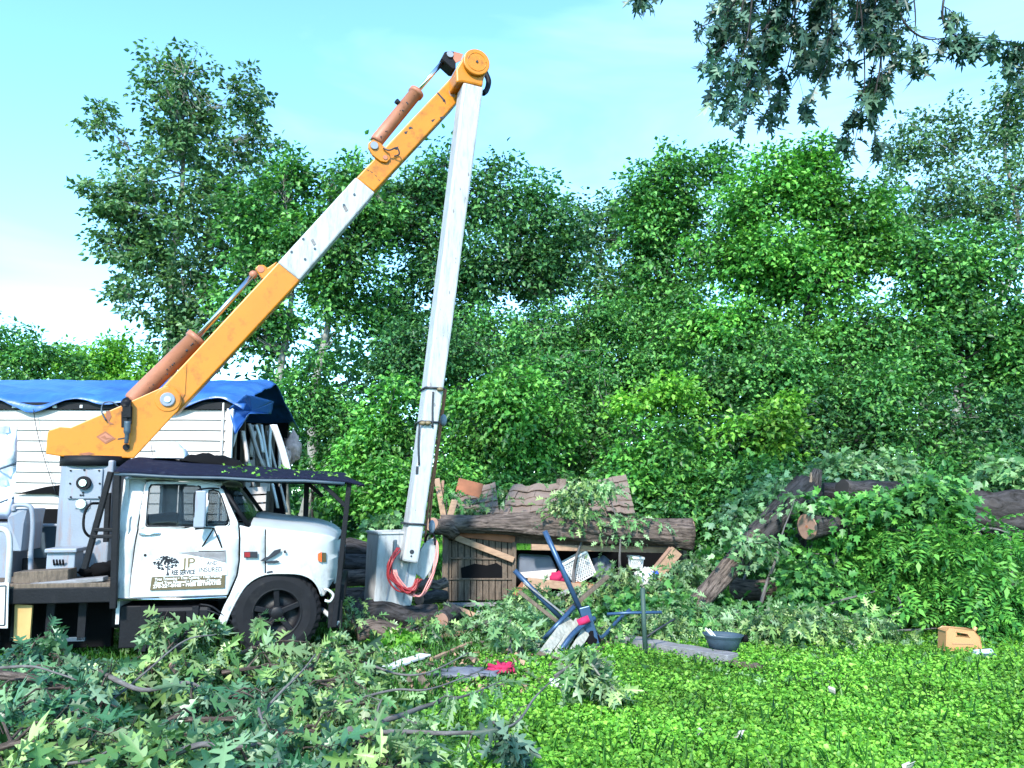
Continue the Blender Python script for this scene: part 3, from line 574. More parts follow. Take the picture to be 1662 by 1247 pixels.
def far_building():
    Y = 44; a = at(497, 845, Y); b = at(538, 790, Y); th = thing('white_shed', 'small white shed standing far off on the lawn', 'shed', ((a.x + b.x) / 2, Y, 0))
    w_ = b.x - a.x; cx = (a.x + b.x) / 2
    MB().prism([(a.x, Y, 0), (b.x, Y, 0), (b.x, Y, b.z - .3), (cx, Y, b.z + .3), (a.x, Y, b.z - .3)], (0, 3, 0)).build('wall', M['siding'], th)
    MB().prism([(a.x - .2, Y - .2, b.z - .38), (cx, Y - .2, b.z + .34), (b.x + .2, Y - .2, b.z - .38), (b.x + .2, Y - .2, b.z - .28), (cx, Y - .2, b.z + .46), (a.x - .2, Y - .2, b.z - .28)], (0, 3.4, 0)).build('roof', M['roofing'], th)
    MB().box((cx + .3, Y - .03, .9), (.7, .05, 1.7)).build('door', M['tub'], th)
far_building()
# ---------------------------------------------------------------- truck
wg = gnd(450, 1070)
TF = Frame((wg.x, wg.y), 10)
T = thing('bucket_truck', 'old white bucket truck with its orange and white knuckle boom raised over the yard', 'truck', (wg.x, wg.y, 0))
PX = lambda pts, off=0: [TF.S(x, y, off) for x, y in pts]
ZB = TF.S(400, 855)[1]; SF = TF.S(547, 900)[0]
def fy(s, z, k=1.0):
    y = 0.0
    if z > ZB: y += .16 * (z - ZB) + .10 * (z - ZB) ** 2
    if z < 1.0: y += .10 * (1.0 - z) ** 1.6
    y -= .022 * math.exp(-((z - (ZB - .22)) / .14) ** 2)
    if ZB - .10 < z <= ZB: y += .02 * (z - ZB + .10) / .10
    if s > SF - .42: y += .20 * ((s - SF + .42) / .42) ** 2.2
    return y
def panel(name, outer, holes, m, off=0.0, parent=T, th=.018, side=1, W=2.0, wavy=0.004, label=None, bev=.004):
    """body-side panel from photo-pixel outline, sliced and bent to the body section"""
    bm = bmesh.new(); loops = [PX(outer)] + [PX(h) for h in holes]
    tri = tessellate_polygon([[Vector((a, b, 0)) for a, b in l] for l in loops]); flat = [p for l in loops for p in l]
    vs_ = [bm.verts.new((a, 0, b)) for a, b in flat]
    for t_ in tri:
        try: bm.faces.new([vs_[i] for i in t_])
        except ValueError: pass
    zs = [p[1] for p in flat]; ss = [p[0] for p in flat]
    for k in range(int((max(zs) - min(zs)) / .045)):
        bmesh.ops.bisect_plane(bm, geom=bm.verts[:] + bm.edges[:] + bm.faces[:], plane_co=(0, 0, min(zs) + .02 + k * .045), plane_no=(0, 0, 1))
    for k in range(int((max(ss) - min(ss)) / .09)):
        bmesh.ops.bisect_plane(bm, geom=bm.verts[:] + bm.edges[:] + bm.faces[:], plane_co=(min(ss) + .02 + k * .09, 0, 0), plane_no=(1, 0, 0))
    bmesh.ops.recalc_face_normals(bm, faces=bm.faces)
    o = ORG[parent.name]
    for v in bm.verts:
        s_, z_ = v.co.x, v.co.z; y = fy(s_, z_) + wavy * noise.noise(Vector((s_ * 5, z_ * 5, 1))) + off
        if side < 0: y = W - y
        v.co = TF.W(s_, y, z_) - o
    me = bpy.data.meshes.new(name); bm.to_mesh(me); bm.free()
    me.polygons.foreach_set('use_smooth', [True] * len(me.polygons))
    ob = link(name, me, m, parent, label=label); q = ob.modifiers.new('s', 'SOLIDIFY'); q.thickness = th; q.offset = 0
    return ob
def rr(x0, y0, x1, y1, r=4):
    o = []
    for (cx_, cy_, a) in [(x1 - r, y0 + r, -90), (x1 - r, y1 - r, 0), (x0 + r, y1 - r, 90), (x0 + r, y0 + r, 180)]:
        o += [(cx_ + r * math.cos(R(a + k * 22.5)), cy_ + r * math.sin(R(a + k * 22.5))) for k in range(5)]
    return o
win = [(243, 788), (312, 788), (321, 791), (323, 797), (323, 852), (320, 855), (241, 854), (238, 851), (238, 845), (240, 793)]
vent = [(338, 798), (344, 796), (352, 799), (357, 806), (371, 845), (371, 851), (367, 854), (338, 854), (336, 852)]
for sd_ in (1, -1):
    panel('cab_pillar', [(196, 778), (232, 778), (229, 800), (222, 860), (212, 930), (209, 975), (190, 976)], [], M['white_paint'], 0.012, side=sd_)
    d = panel('door', [(233, 783), (240, 781), (320, 783), (347, 787), (360, 795), (386, 848), (388, 875), (387, 910), (383, 935), (369, 966), (210, 971), (214, 930), (225, 860), (231, 800)], [win, vent], M['white_paint'], 0, side=sd_)
    panel('door_glass', [(236, 785), (346, 790), (375, 852), (372, 858), (235, 858)], [], M['glass'], .03, d, .006, side=sd_, wavy=0)
    panel('window_seal', [(241, 786), (314, 786), (323, 789), (326, 796), (326, 853), (322, 857.5), (240, 857), (236, 853), (236, 845), (238, 792)], [win], M['black'], -.004, d, .012, side=sd_, wavy=0)
    panel('window_seal', [(336, 796), (344, 794), (353, 797), (359, 805), (373, 844), (373.5, 852), (368, 857), (336, 857), (333.5, 853)], [vent], M['black'], -.004, d, .012, side=sd_, wavy=0)
    if sd_ == 1: DOOR = d
    panel('cowl_panel', [(389, 853), (408, 857), (430, 859), (430, 933), (420, 937), (408, 944), (397, 954), (385, 972), (372, 998), (364, 1014), (358, 1027), (348, 1026), (355, 1003), (364, 982), (373, 966), (386, 935), (390, 910), (391, 875)], [], M['white_paint'], 0, side=sd_)
    panel('fender', [(432, 859), (470, 861), (500, 864), (530, 869), (545, 873), (547, 905), (546, 925), (541, 942), (533, 955), (526, 968), (521, 969), (517, 956), (509, 944), (497, 936), (480, 932), (450, 931.5), (432, 932.5)], [], M['white_paint'], 0, side=sd_)
    # rolled arch lip
    lip = [(366, 1012), (374, 993), (386, 970), (397, 953), (408, 943), (420, 936), (433, 932), (450, 930.5), (480, 931), (497, 935), (509, 943), (517, 955), (521, 967)]
    q = MB(); pts = [TF.W(s_, (fy(s_, z_) - .012) if sd_ > 0 else 2 - fy(s_, z_) + .012, z_) for s_, z_ in PX(lip)]
    q.tube(spline(pts, 3), .012, 8); q.build('arch_lip', M['white_paint'], T)
    q = MB(); q.tube([TF.W(s_, (-.004 + fy(s_, z_)) if sd_ > 0 else 2.004 - fy(s_, z_), z_) for s_, z_ in PX([(191, 973), (290, 973), (368, 969)])], .016, 6); q.build('sill_trim', M['chrome'], T)
def WS(px, py, off, ref=0.0):
    s_, z_ = TF.S(px, py, ref); return TF.W(s_, off, z_)
# roof, windshield, cowl, hood
def roof(u, v):
    s0, z0 = TF.S(198, 777); s1, z1 = TF.S(356, 788)
    y = .12 + 1.76 * v; s_ = s0 + (s1 - s0) * u; z = z0 + (z1 - z0) * u + .07 * math.sin(v * math.pi) ** .5 + .03 * math.sin(u * math.pi)
    return TF.W(s_, y, z)
MB().grid(12, 16, roof).build('cab_roof', M['white_paint'], T, solid=.02)
sa, za = TF.S(358, 791); sb, zb = TF.S(402, 853); a0 = fy(sa, za); b0 = fy(sb, zb)
MB().grid(6, 10, lambda u, v: TF.W(sa + (sb - sa) * u + .05 * math.sin(v * math.pi), (a0 + (b0 - a0) * u + .03) + (2 - 2 * (a0 + (b0 - a0) * u + .03)) * v, za + (zb - za) * u)).build('windshield', M['glass'], T, solid=.006)
q = MB()
for s2 in (0, 1): q.tube([TF.W(sa, a0 + .02 if s2 == 0 else 1.98 - a0, za + .01), TF.W(sb, b0 + .02 if s2 == 0 else 1.98 - b0, zb)], .03, 8)
q.tube([TF.W(sb, b0 + .02, zb), TF.W(sb + .05, 1.0, zb), TF.W(sb, 1.98 - b0, zb)], .03, 8); q.build('windshield_frame', M['black'], T)
def hood(u, v):
    s0, z0 = TF.S(405, 856); s1, z1 = TF.S(546, 873); s_ = s0 + (s1 - s0) * u; e = abs(2 * v - 1)
    yin = .01 + (.20 * ((s_ - SF + .42) / .42) ** 2.2 if s_ > SF - .42 else 0)
    z = z0 + (z1 - z0) * u + .16 * (1 - e ** 2.6) * (1 - .55 * max(0, (u - .6) / .4) ** 2) - .05 * max(0, (u - .85) / .15) ** 2
    z += -.03 * math.exp(-((e - .55) / .08) ** 2) * (1 - u * .5)
    return TF.W(s_ + .03 * (1 - e * e) * u, yin + (2 - 2 * yin) * v, z)
HOOD = MB().grid(20, 40, hood).build('hood', M['hood_paint'], T, solid=.015)
# front face
s1, z1 = TF.S(546, 873); zf = TF.S(546, 950)[1]
q = MB(); q.grid(4, 12, lambda u, v: TF.W(SF - .03 + .06 * math.sin(v * math.pi), .2 + 1.6 * v, z1 - .05 - (z1 - zf - .05) * u)); q.build('front_panel', M['white_paint'], T, solid=.02)
q = MB()
for k in range(6): q.box(TF.W(SF + .05, 1.0, z1 - .16 - k * .055), (.03, 1.0, .025), R(10))
q.build('grille', M['black'], T)
for y in (.36, 1.64):
    q = MB(); c_ = TF.W(SF + .01, y, z1 - .28); q.cyl(c_, c_ + TF.u * .05, .10, 20); q.build('headlight', M['chrome'], T)
q = MB(); q.box(TF.W(SF + .06, 1.0, zf - .10), (.08, 1.9, .2), R(10)); q.build('bumper', M['black'], T, bev=.015)
q = MB(); q.tube(spline([TF.P(526, 957), TF.P(533, 958), TF.P(541, 966), TF.P(536, 976), TF.P(527, 975)]), .018, 6); q.build('bumper_end', M['white_paint'], T)
# interior
MB().box(TF.W(TF.S(250, 900)[0], 1.0, 1.05), (.5, 1.7, .35), R(10)).box(TF.W(TF.S(223, 840)[0], 1.0, 1.35), (.16, 1.7, .75), R(10)).build('bench_seat', M['seat'], T, bev=.04)
s_, z_ = TF.S(378, 870); MB().box(TF.W(s_ + .02, 1.0, z_ - .1), (.35, 1.8, .3), R(10)).build('dashboard', M['seat'], T, bev=.04)
c_ = TF.W(s_ - .25, 1.5, z_ + .12); q = MB(); ax = (TF.u * -.5 + Vector((0, 0, .8))).normalized(); e1 = TF.n; e2 = ax.cross(e1)
q.tube([c_ + e1 * .2 * math.cos(k * .3142) + e2 * .2 * math.sin(k * .3142) for k in range(21)], .013, 6); q.tube([c_, c_ - ax * .3], .02, 6); q.build('steering_wheel', M['seat'], T)
MB().box(TF.W((TF.S(200, 900)[0] + TF.S(388, 900)[0]) / 2, 1.0, .83), (1.3, 1.9, .06), R(10)).build('cab_floor', M['dark'], T)
s_, z_ = TF.S(196, 870); q = MB(); q.box(TF.W(s_ + .0, 1.0, .95), (.04, 1.86, 1.0), R(10)); q.box(TF.W(s_ + .03, 1.0, z_ + .68), (.04, 1.75, .12), R(10))
for y in (.16, 1.84): q.box(TF.W(s_ + .02, y, z_ + .35), (.04, .22, .66), R(10))
q.build('cab_back', M['white_paint'], T)
s0 = TF.S(405, 900)[0]; MB().box(TF.W((s0 + SF) / 2 - .05, 1.0, 1.05), (SF - s0 - .2, 1.1, .75), R(10)).build('engine_bay', M['dark'], T)
q = MB(); q.grid(14, 6, lambda u, v: TF.W(TF.S(450, 1003)[0] + .64 * math.cos(math.pi * u), .05 + .45 * v, TF.S(450, 1003)[1] + .60 * math.sin(math.pi * u))); q.build('wheel_well', M['dark'], T)
# door details
hn = lambda px, py, o: TF.W(TF.S(px, py)[0], fy(*TF.S(px, py)) + o, TF.S(px, py)[1])
MB().tube([hn(228, 867, -.012), hn(231, 867, -.035), hn(245, 867, -.04), hn(259, 866, -.035), hn(261, 866, -.01)], [.016, .016, .012, .012, .012], 8).build('handle', M['chrome'], DOOR)
MB().cyl(hn(236.5, 901, -.001), hn(236.5, 901, -.016), .016, 12).build('lock', M['black'], DOOR)
MB().tube(spline([hn(212, 838, .0), hn(210, 842, -.03), hn(209, 858, -.03), hn(208, 866, .0)], 4), .011, 6).build('grab_handle', M['white_paint'], T)
q = MB(); c_ = WS(330, 826, -.20); q.box(c_, (.13, .04, .44), R(10)); mr_ = q.build('mirror', M['grey_paint'], T, bev=.015)
q = MB()
q.tube(spline([WS(322, 852, -.2), WS(321, 812, -.22), WS(325, 797, -.2), WS(340, 793, -.1), WS(354, 793, .06)], 5), .011, 6)
q.tube([WS(322, 858, -.2), WS(337, 856, -.2), WS(350, 857, -.12)], .010, 6)
q.tube([WS(350, 857, -.12), WS(325, 893, -.005)], .010, 6); q.tube([WS(350, 857, -.12), WS(363, 895, -.005)], .010, 6); q.tube([WS(323, 895, -.02), WS(365, 895, -.02)], .012, 6)
q.build('mirror_bracket', M['black'], T)
def decal(name, pts, m, off=-.014, parent=DOOR, th=.002):
    q = MB(); P_ = [hn(x, y, off) for x, y in pts]; q.prism(P_, TF.n * th); return q.build(name, m, parent)
decal('flag_decal', [(397, 895), (419, 895), (419, 905), (397, 905)], M['ink'], parent=T, off=-.045)
decal('flag_decal', [(398, 896), (407, 896), (407, 904), (398, 904)], M['red'], parent=T, off=-.048)
decal('dent_rust_spot', [(423, 910), (430, 905), (436, 903), (446, 893), (457, 890), (456, 896), (447, 902), (438, 907), (430, 911)], M['ink'], parent=T, off=-.046)  # black decals for dents and dark marks on the fender
decal('dent_rust_spot', [(432, 911), (450, 909), (456, 912), (446, 914), (433, 914)], M['ink'], parent=T, off=-.04)
decal('dent_rust_spot', [(461, 894), (464, 892), (466, 897), (462, 898)], M['ink'], parent=T, off=-.046)
decal('dent_rust_spot', [(433, 928), (442, 926), (444, 929), (434, 931)], M['ink'], parent=T, off=-.026)
decal('marker_lamp', [(516, 899), (522, 896), (522, 913), (516, 910)], M['orange'], parent=T, off=-.04, th=.02)
decal('marker_lamp', [(523, 897), (529, 898), (529, 913), (523, 912)], M['olive'], parent=T, off=-.035, th=.02)
# door sign
def flat(px, py, y): s_, z_ = TF.S(px, py); return TF.W(s_, y, z_)
def decal2(name, pts, m, y, parent, th): return MB().prism([flat(*p, y) for p in pts], TF.n * th).build(name, m, parent)
SG = decal2('door_sign', [(250, 898), (366, 895), (369, 933), (248, 936)], M['white'], -.022, DOOR, .02)
decal2('sign_flap', [(290, 897), (367, 893), (367, 913), (345, 907), (325, 903)], M['greywood'], -.030, SG, .006)
decal2('sign_banner', [(247, 937), (366, 933), (365, 954), (244, 958)], M['olive'], -.0225, SG, .02)
def text(body, px, py, hpx, m, wpx=None, parent=None, name='lettering', off=-.02, bold=.0, rot=-1.2, mono=False, shear=0):
    cu = bpy.data.curves.new('t', 'FONT'); cu.body = body; cu.extrude = .001; cu.offset = bold; cu.size = 1; cu.shear = shear
    o = bpy.data.objects.new('t', cu); COL.objects.link(o); dg = bpy.context.evaluated_depsgraph_get(); dg.update()
    me = bpy.data.meshes.new_from_object(o.evaluated_get(dg)); bpy.data.objects.remove(o); bpy.data.curves.remove(cu)
    n = len(me.vertices); co = np.zeros(n * 3); me.vertices.foreach_get('co', co); co = co.reshape(-1, 3)
    x0, x1 = co[:, 0].min(), co[:, 0].max(); cap_ = .72
    p0 = flat(px, py, -.0245); p1 = flat(px + (wpx or 100), py, -.0245); k = mpp(10.2); sy = hpx * k / cap_
    sx = ((p1 - p0).length / (x1 - x0)) if wpx else sy
    up = Vector((0, 0, 1)); d = (TF.u * math.cos(R(-rot)) + up * math.sin(R(-rot))); org = ORG[parent.name]; u2 = Vector((0, 0, 1))
    out = [tuple(p0 + d * ((c[0] - x0) * sx) + u2 * (c[1] * sy) - TF.n * (c[2] * 1) - org) for c in co]
    me.vertices.foreach_set('co', np.array(out).ravel()); me.materials.clear(); me.update()
    return link(name, me, m, parent)
text('JP', 295, 921.5, 15, M['gold'], 22, SG, bold=.01)
text('REE SERVICE', 279, 933, 7, M['ink'], 38, SG, bold=.035)
text('L', 326, 908, 5, M['greyink'], 3, SG); text('AND', 336, 917, 6, M['greyink'], 17, SG, bold=.01)
text('INSURED', 324, 928.5, 7, M['greyink'], 37, SG, bold=.012)
text('Tree Trimming \u2022 Tree Cutting \u2022 Tree Pruning', 252, 942.5, 4.2, M['white'], 108, SG, off=-.017, bold=.02, rot=-2.2)
text('Dead Tree Removal \u2022 Complete Clean-up', 252, 948.5, 4.2, M['white'], 106, SG, off=-.017, bold=.02, rot=-2.2)
text('270-226-8448 \u2022 FREE ESTIMATES', 249, 954.5, 4.8, M['white'], 110, SG, off=-.017, bold=.035, rot=-2.2)
# tree logo: trunk and twiggy crown
q = MB(); rnd = random.Random(2)
def lp(x, y): return flat(x, y, -.0235)
q.prism([lp(270, 934), (lp(276, 934)), lp(274, 928), lp(274.5, 915), lp(272, 915), lp(272, 928)], TF.n * -.002)
for k in range(120):
    a = rnd.uniform(0, 6.28); r_ = rnd.random() ** .6; x = 271 + 20 * r_ * math.cos(a); y = 911 + 11 * r_ * math.sin(a) + 3 * r_ * r_; s_ = rnd.uniform(1.4, 3)
    q.prism([lp(x - s_, y), lp(x, y + s_ * .7), lp(x + s_, y), lp(x, y - s_ * .7)], TF.n * -.0015)
q.build('tree_logo', M['ink'], SG)
# wheels
def wheel(s_, off, z_, steer=0, dual=False):
    Rr = .535; c_ = TF.W(s_, off, z_); ax = (Matrix.Rotation(R(steer), 3, 'Z') @ TF.n); u_ = Vector((ax.y, -ax.x, 0)); zz = Vector((0, 0, 1))
    prof = [(.0, .30), (.0, .31), (-.012, .40), (.0, .47), (.03, .512), (.05, Rr), (.23, Rr), (.25, .512), (.28, .45), (.27, .30)]
    q = MB(); n = 72
    vs_ = []
    for k in range(n):
        a = 2 * math.pi * k / n; dr = u_ * math.cos(a) + zz * math.sin(a)
        for j, (y, r_) in enumerate(prof):
            if j in (4, 5, 6, 7) and k % 2: r_ -= .016
            vs_.append(c_ + ax * y + dr * r_)
    m_ = len(prof); q.add(vs_, [(k * m_ + j, k * m_ + j + 1, ((k + 1) % n) * m_ + j + 1, ((k + 1) % n) * m_ + j) for k in range(n) for j in range(m_ - 1)], False)
    wt = thing_part('wheel')
    tyre = q.build('tyre', M['rubber'], wt)
    q = MB(); P2 = [(.01, .305), (-.005, .285), (.03, .27), (.12, .25), (.13, .10), (.04, .09), (.02, .06), (.02, .0)]
    vs_ = []; n = 32
    for k in range(n):
        a = 2 * math.pi * k / n; dr = u_ * math.cos(a) + zz * math.sin(a)
        for (y, r_) in P2: vs_.append(c_ + ax * y + dr * r_)
    m_ = len(P2); q.add(vs_, [(k * m_ + j, ((k + 1) % n) * m_ + j, ((k + 1) % n) * m_ + j + 1, k * m_ + j + 1) for k in range(n) for j in range(m_ - 1)], True)
    q.build('rim', M['hub'], wt)
    q = MB()
    for k in range(5):
        a = 2 * math.pi * (k + .3) / 5; dr = u_ * math.cos(a) + zz * math.sin(a); q.bar(c_ + ax * .05 + dr * .05, c_ + ax * .035 + dr * .285, .07, .04, up=ax)
    q.build('spoke', M['black'], wt, bev=.01)
def thing_part(name):
    me = bpy.data.meshes.new(name); o = bpy.data.objects.new(name, None); COL.objects.link(o); o.parent = T; ORG[o.name] = ORG[T.name]; return o
sw, zw = TF.S(449, 1004); wheel(sw, .02, .535, 6); wheel(sw, 1.72, .535, 6)
for o_ in (.0, 1.45): wheel(sw - 3.95, o_, .535)
# fuel tank, step, chassis
def boxpx(name, x0, y0, x1, y1, off, dep, m, parent=T, bev=.012, **k):
    a = TF.S(x0, y0, off); b = TF.S(x1, y1, off); c_ = TF.W((a[0] + b[0]) / 2, off + dep / 2, (a[1] + b[1]) / 2)
    return MB().box(c_, (abs(b[0] - a[0]), dep, abs(a[1] - b[1])), R(10)).build(name, m, parent, bev=bev, **k)
tk = boxpx('fuel_tank', 232, 986, 340, 1056, .02, .5, M['black'], bev=.05)
boxpx('tank_step', 243, 1028, 306, 1033, -.10, .16, M['black'], tk); boxpx('recess_shade', 243, 994, 300, 1022, .005, .03, M['dark'], tk)  # recess is a near-black plate, its shade given by colour
boxpx('tank_strap', 228, 984, 236, 1058, .0, .53, M['black'], tk, .004); boxpx('tank_strap', 312, 984, 319, 1058, .0, .53, M['black'], tk, .004)
boxpx('battery_box', 196, 984, 226, 1052, .06, .4, M['black'])
for y in (.55, 1.35): boxpx('chassis_rail', -200, 985, 530, 1010, y, .08, M['black'])
MB().tube(spline([WS(323, 982, .05), WS(345, 986, .02), WS(372, 1008, .05), WS(392, 1018, .1)]), .014, 6).tube(spline([WS(326, 990, .05), WS(350, 996, .02), WS(380, 1018, .1)]), .012, 6).build('brake_hose', M['black'], T)
boxpx('front_axle', 430, 1000, 470, 1012, .3, 1.5, M['black'])
# flatbed
DECK = boxpx('deck', -120, 951, 179, 957, -.12, 2.3, M['oldwood'])
boxpx('deck_beam', -120, 958, 180, 978, -.13, .08, M['black']); boxpx('deck_beam', -120, 958, 180, 978, 2.1, .08, M['black'])
for x in (76, 128, 20): boxpx('underframe_bar', x, 979, x + 9, 1040, .1, .05, M['black'], bev=.004)
boxpx('underframe_bar', 80, 1036, 137, 1041, .1, .05, M['bin'], bev=.004)
boxpx('underdeck_sheet', -100, 980, 180, 1050, .55, .1, M['dark'])  # near-black sheet set back under the deck
# canopy frame
LP_ = [(187, 766, 181, 987)]
def post(x0, y0, x1, y1, off, r_=.034, nm='canopy_post', mt='black', m0=None):
    a = TF.P(x0, y0, off); b = TF.P(x1, y1, off if m0 is None else m0); return MB().bar(a, b, r_ * 2, r_ * 2, up=TF.n).build(nm, M[mt], T, bev=.008)
post(191, 766, 184, 988, -.10, .036); post(180, 766, 137, 924, -.02, .032, 'canopy_brace'); post(178, 770, 176, 950, 1.9, .036); post(176, 800, 172, 880, .4, .03)
post(153, 860, 184, 860, -.05, .022, 'canopy_brace'); post(150, 871, 184, 871, -.05, .022, 'canopy_brace')
post(567, 783, 542, 1018, -.02, .032); post(498, 783, 494, 900, 2.0, .036); post(523, 785, 562, 823, -.02, .026, 'canopy_brace'); post(500, 785, 524, 806, 2.0, .026, 'canopy_brace')
boxpx('post_mount', 533, 975, 555, 1020, .0, .1, M['black']); MB().tube([TF.P(520, 987, .3), TF.P(550, 1012, 0)], .03, 6).build('post_mount', M['white_paint'], T)
def can(u, v):
    x0, z0 = TF.S(186, 767, -.12); x1, z1 = TF.S(592, 782, -.12); s_ = x0 + (x1 - x0) * u
    if u > .9: s_ -= .45 * (u - .9) / .1 * v ** .8
    z = z0 + (z1 - z0) * u + .21 * math.sin(min(v * 1.0, 1) * math.pi) ** .8 * (1 - .55 * u) + .015 * noise.noise(Vector((s_ * 2, v * 5, 0)))
    if u > .93: z -= .05 * (u - .93) / .07
    return TF.W(s_, -.12 + 2.25 * v, z)
CAN = MB().grid(60, 24, can).build('canopy', M['mesh'], T, solid=.03)
MB().tube([Vector(can(k / 12, 0)) + Vector((0, 0, -.025)) for k in range(12)] , .02, 8).build('canopy_rail', M['bin'], T)
MB().tube([Vector(can(k / 12, 1)) + Vector((0, 0, -.025)) for k in range(12)] , .02, 8).build('canopy_rail', M['bin'], T)
# pedestal
PO = 1.05
a = TF.S(97, 748, .75); b = TF.S(176, 935, .75); SC = (a[0] + b[0]) / 2
BF = Frame(TF.W(SC, PO, 0)[:2], 20)
pw = b[0] - a[0]
PED = MB().prism([TF.W(SC - pw / 2, .80, .80), TF.W(SC - pw / 2 + .1, .72, .80), TF.W(SC + pw / 2 - .02, .72, .80), TF.W(SC + pw / 2, .85, .80), TF.W(SC + pw / 2, 1.35, .80), TF.W(SC - pw / 2, 1.35, .80)], (0, 0, TF.S(130, 747, .8)[1] - .80)).build('pedestal', M['grey_paint'], T, bev=.02)
bx = boxpx('cover_plate', 112, 761, 164, 810, .69, .04, M['grey_paint'], PED)
c_ = TF.P(137, 784, .68); MB().cyl(c_, c_ - TF.n * .05, .085, 24).build('port', M['black'], PED); MB().cyl(c_ - TF.n * .04, c_ - TF.n * .07, .045, 18).build('port_hub', M['chrome'], PED)
q = MB()
for x, y in [(115, 764), (137, 763), (161, 764), (114, 785), (162, 785), (115, 807), (161, 807), (135, 800), (135, 804), (131, 804)]:
    c_ = TF.P(x, y, .69); q.cyl(c_, c_ - TF.n * .012, .012, 8)
q.build('bolt', M['black'], PED)
c_ = TF.P(133, 818, .70); MB().cyl(c_, c_ - TF.n * .05, .06, 16).build('lamp', M['chrome'], PED); boxpx('lamp_bracket', 122, 812, 146, 826, .705, .02, M['grey_paint'], PED)
MB().tube(spline([TF.P(160, 817, .65), TF.P(146, 819, .55), TF.P(137, 835, .55), TF.P(136, 858, .55), TF.P(144, 870, .6), TF.P(156, 872, .65)]), .017, 8).build('guard_loop', M['black'], PED)
MB().cyl(BF.W(0, 0, TF.S(130, 749, .8)[1] - .06), BF.W(0, 0, TF.S(130, 740, .8)[1]), .42, 32).build('slew_ring', M['black'], T)
vb = boxpx('valve_box', 76, 897, 120, 930, .25, .3, M['grey_paint'], T); boxpx('valve_lid', 72, 891, 124, 897, .2, .42, M['grey_paint'], vb)
q = MB()
for x in (88, 93, 98, 103): q.tube([TF.P(x, 917, .24), TF.P(x - 1, 909, .19)], .012, 6)
q.build('valve_lever', M['black'], vb)
q = MB(); 
q.ball(TF.P(170, 925, .6), (.14, .2, .1), 12, 8, .6, 3); q.ball(TF.P(140, 928, .5), (.1, .1, .05), 10, 6, .6, 3); q.build('rag', M['dark'], T)
# left: hand rails, cabinets
MB().tube(spline([TF.P(22, 830, .5), TF.P(24, 821, .5), TF.P(45, 821, .5), TF.P(52, 830, .5), TF.P(53, 860, .5), TF.P(50, 900, .5), TF.P(50, 950, .5)], 5), .028, 10).build('guard_rail', M['grey_paint'], T)
MB().tube(spline([TF.P(-30, 860, 0), TF.P(-8, 858, 0), TF.P(10, 862, 0), TF.P(16, 880, 0), TF.P(14, 930, 0), TF.P(12, 950, 0)], 5), .032, 10).build('guard_rail', M['white_paint'], T)
cb = MB().prism([TF.P(12, 895, .4), TF.P(12, 840, .4), TF.P(22, 826, .55), TF.P(44, 826, .55), TF.P(38, 850, .4), TF.P(34, 895, .4)], TF.n * .6).build('side_cabinet', M['grey_paint'], T, bev=.01)
boxpx('side_cabinet', -60, 850, 10, 948, .7, .6, M['grey_paint']); boxpx('side_panel', 52, 850, 92, 930, 1.3, .05, M['bin']); boxpx('side_panel', 36, 906, 76, 950, 1.0, .05, M['black']); boxpx('side_bar', 44, 851, 96, 855, 1.2, .05, M['grey_paint'])
pl_ = MB()
pl_.grid(10, 14, lambda u, v: TF.P(-40 + 68 * u - 8 * v * v, 692 + 150 * v, .9 + .08 * noise.noise(Vector((u * 4, v * 5, 2))) * 3))
pl_.build('plastic_shield', M['glassplastic'], T, solid=.01)
MB().tube([TF.P(-40, 775, .85), TF.P(26, 752, .85)], .014, 6).tube([TF.P(-40, 830, .85), TF.P(22, 808, .85)], .012, 6).build('shield_rail', M['bin'], T)
# ---------------------------------------------------------------- boom
QB = lambda pts, off: [BF.P(x, y, off) for x, y in pts]
def bprism(name, pts, off, dep, m, parent=T, bev=.012, ref=None, **k):
    """outline in the photo on boom plane `off`, thickness dep away from the camera; copies keep plane coordinates"""
    return MB().prism(QB(pts, off), BF.n * dep).build(name, m, parent, bev=bev, **k)
tur_pts = [(74, 737), (77, 703), (80, 698), (96, 693), (114, 694), (195, 659), (262, 629), (272, 626), (284, 630), (293, 640), (295, 653), (289, 667), (279, 677), (217, 744), (100, 741)]
hi_pts = [(74, 737), (77, 703), (80, 698), (96, 693), (114, 694)]
TU = bprism('turret', tur_pts, -.25, .035, M['yellow']); bprism('turret_plate', tur_pts, .20, .035, M['yellow'], TU)
bprism('turret_web', [(75, 736), (79, 702), (95, 695), (114, 696), (160, 676), (200, 720), (214, 742), (100, 740)], -.215, .415, M['yellow'], TU, .004)
c_ = BF.P(272, 649, -.25); MB().cyl(c_, c_ - BF.n * .012, .16, 32).build('pivot_boss', M['yellow'], TU, bev=.006)
MB().cyl(c_ - BF.n * .012, c_ - BF.n * .04, .095, 24).build('pivot_pin', M['grey_paint'], TU, bev=.01); MB().cyl(c_ - BF.n * .04, c_ - BF.n * .055, .04, 16).build('pivot_nut', M['chrome'], TU)
def dec2(name, pts, m, off=-.256, parent=TU, th=.003): return MB().prism(QB(pts, off), BF.n * th).build(name, m, parent)
dec2('diamond_emblem', [(156, 709), (171, 700), (188, 712), (171, 721)], M['rustwood']); dec2('diamond_emblem', [(160, 709.5), (171, 703), (183, 711), (171, 718)], M['salmon'], -.259)
dec2('emblem_mark', [(163, 710), (170, 707), (173, 711), (180, 711), (172, 714), (168, 712)], M['rustwood'], -.262)
dec2('scorch_mark', [(172, 668), (178, 667), (181, 676), (177, 684), (185, 689), (178, 689), (172, 682)], M['rustwood']); dec2('scorch_mark', [(127, 737), (145, 734), (154, 737), (140, 740)], M['rustwood'])
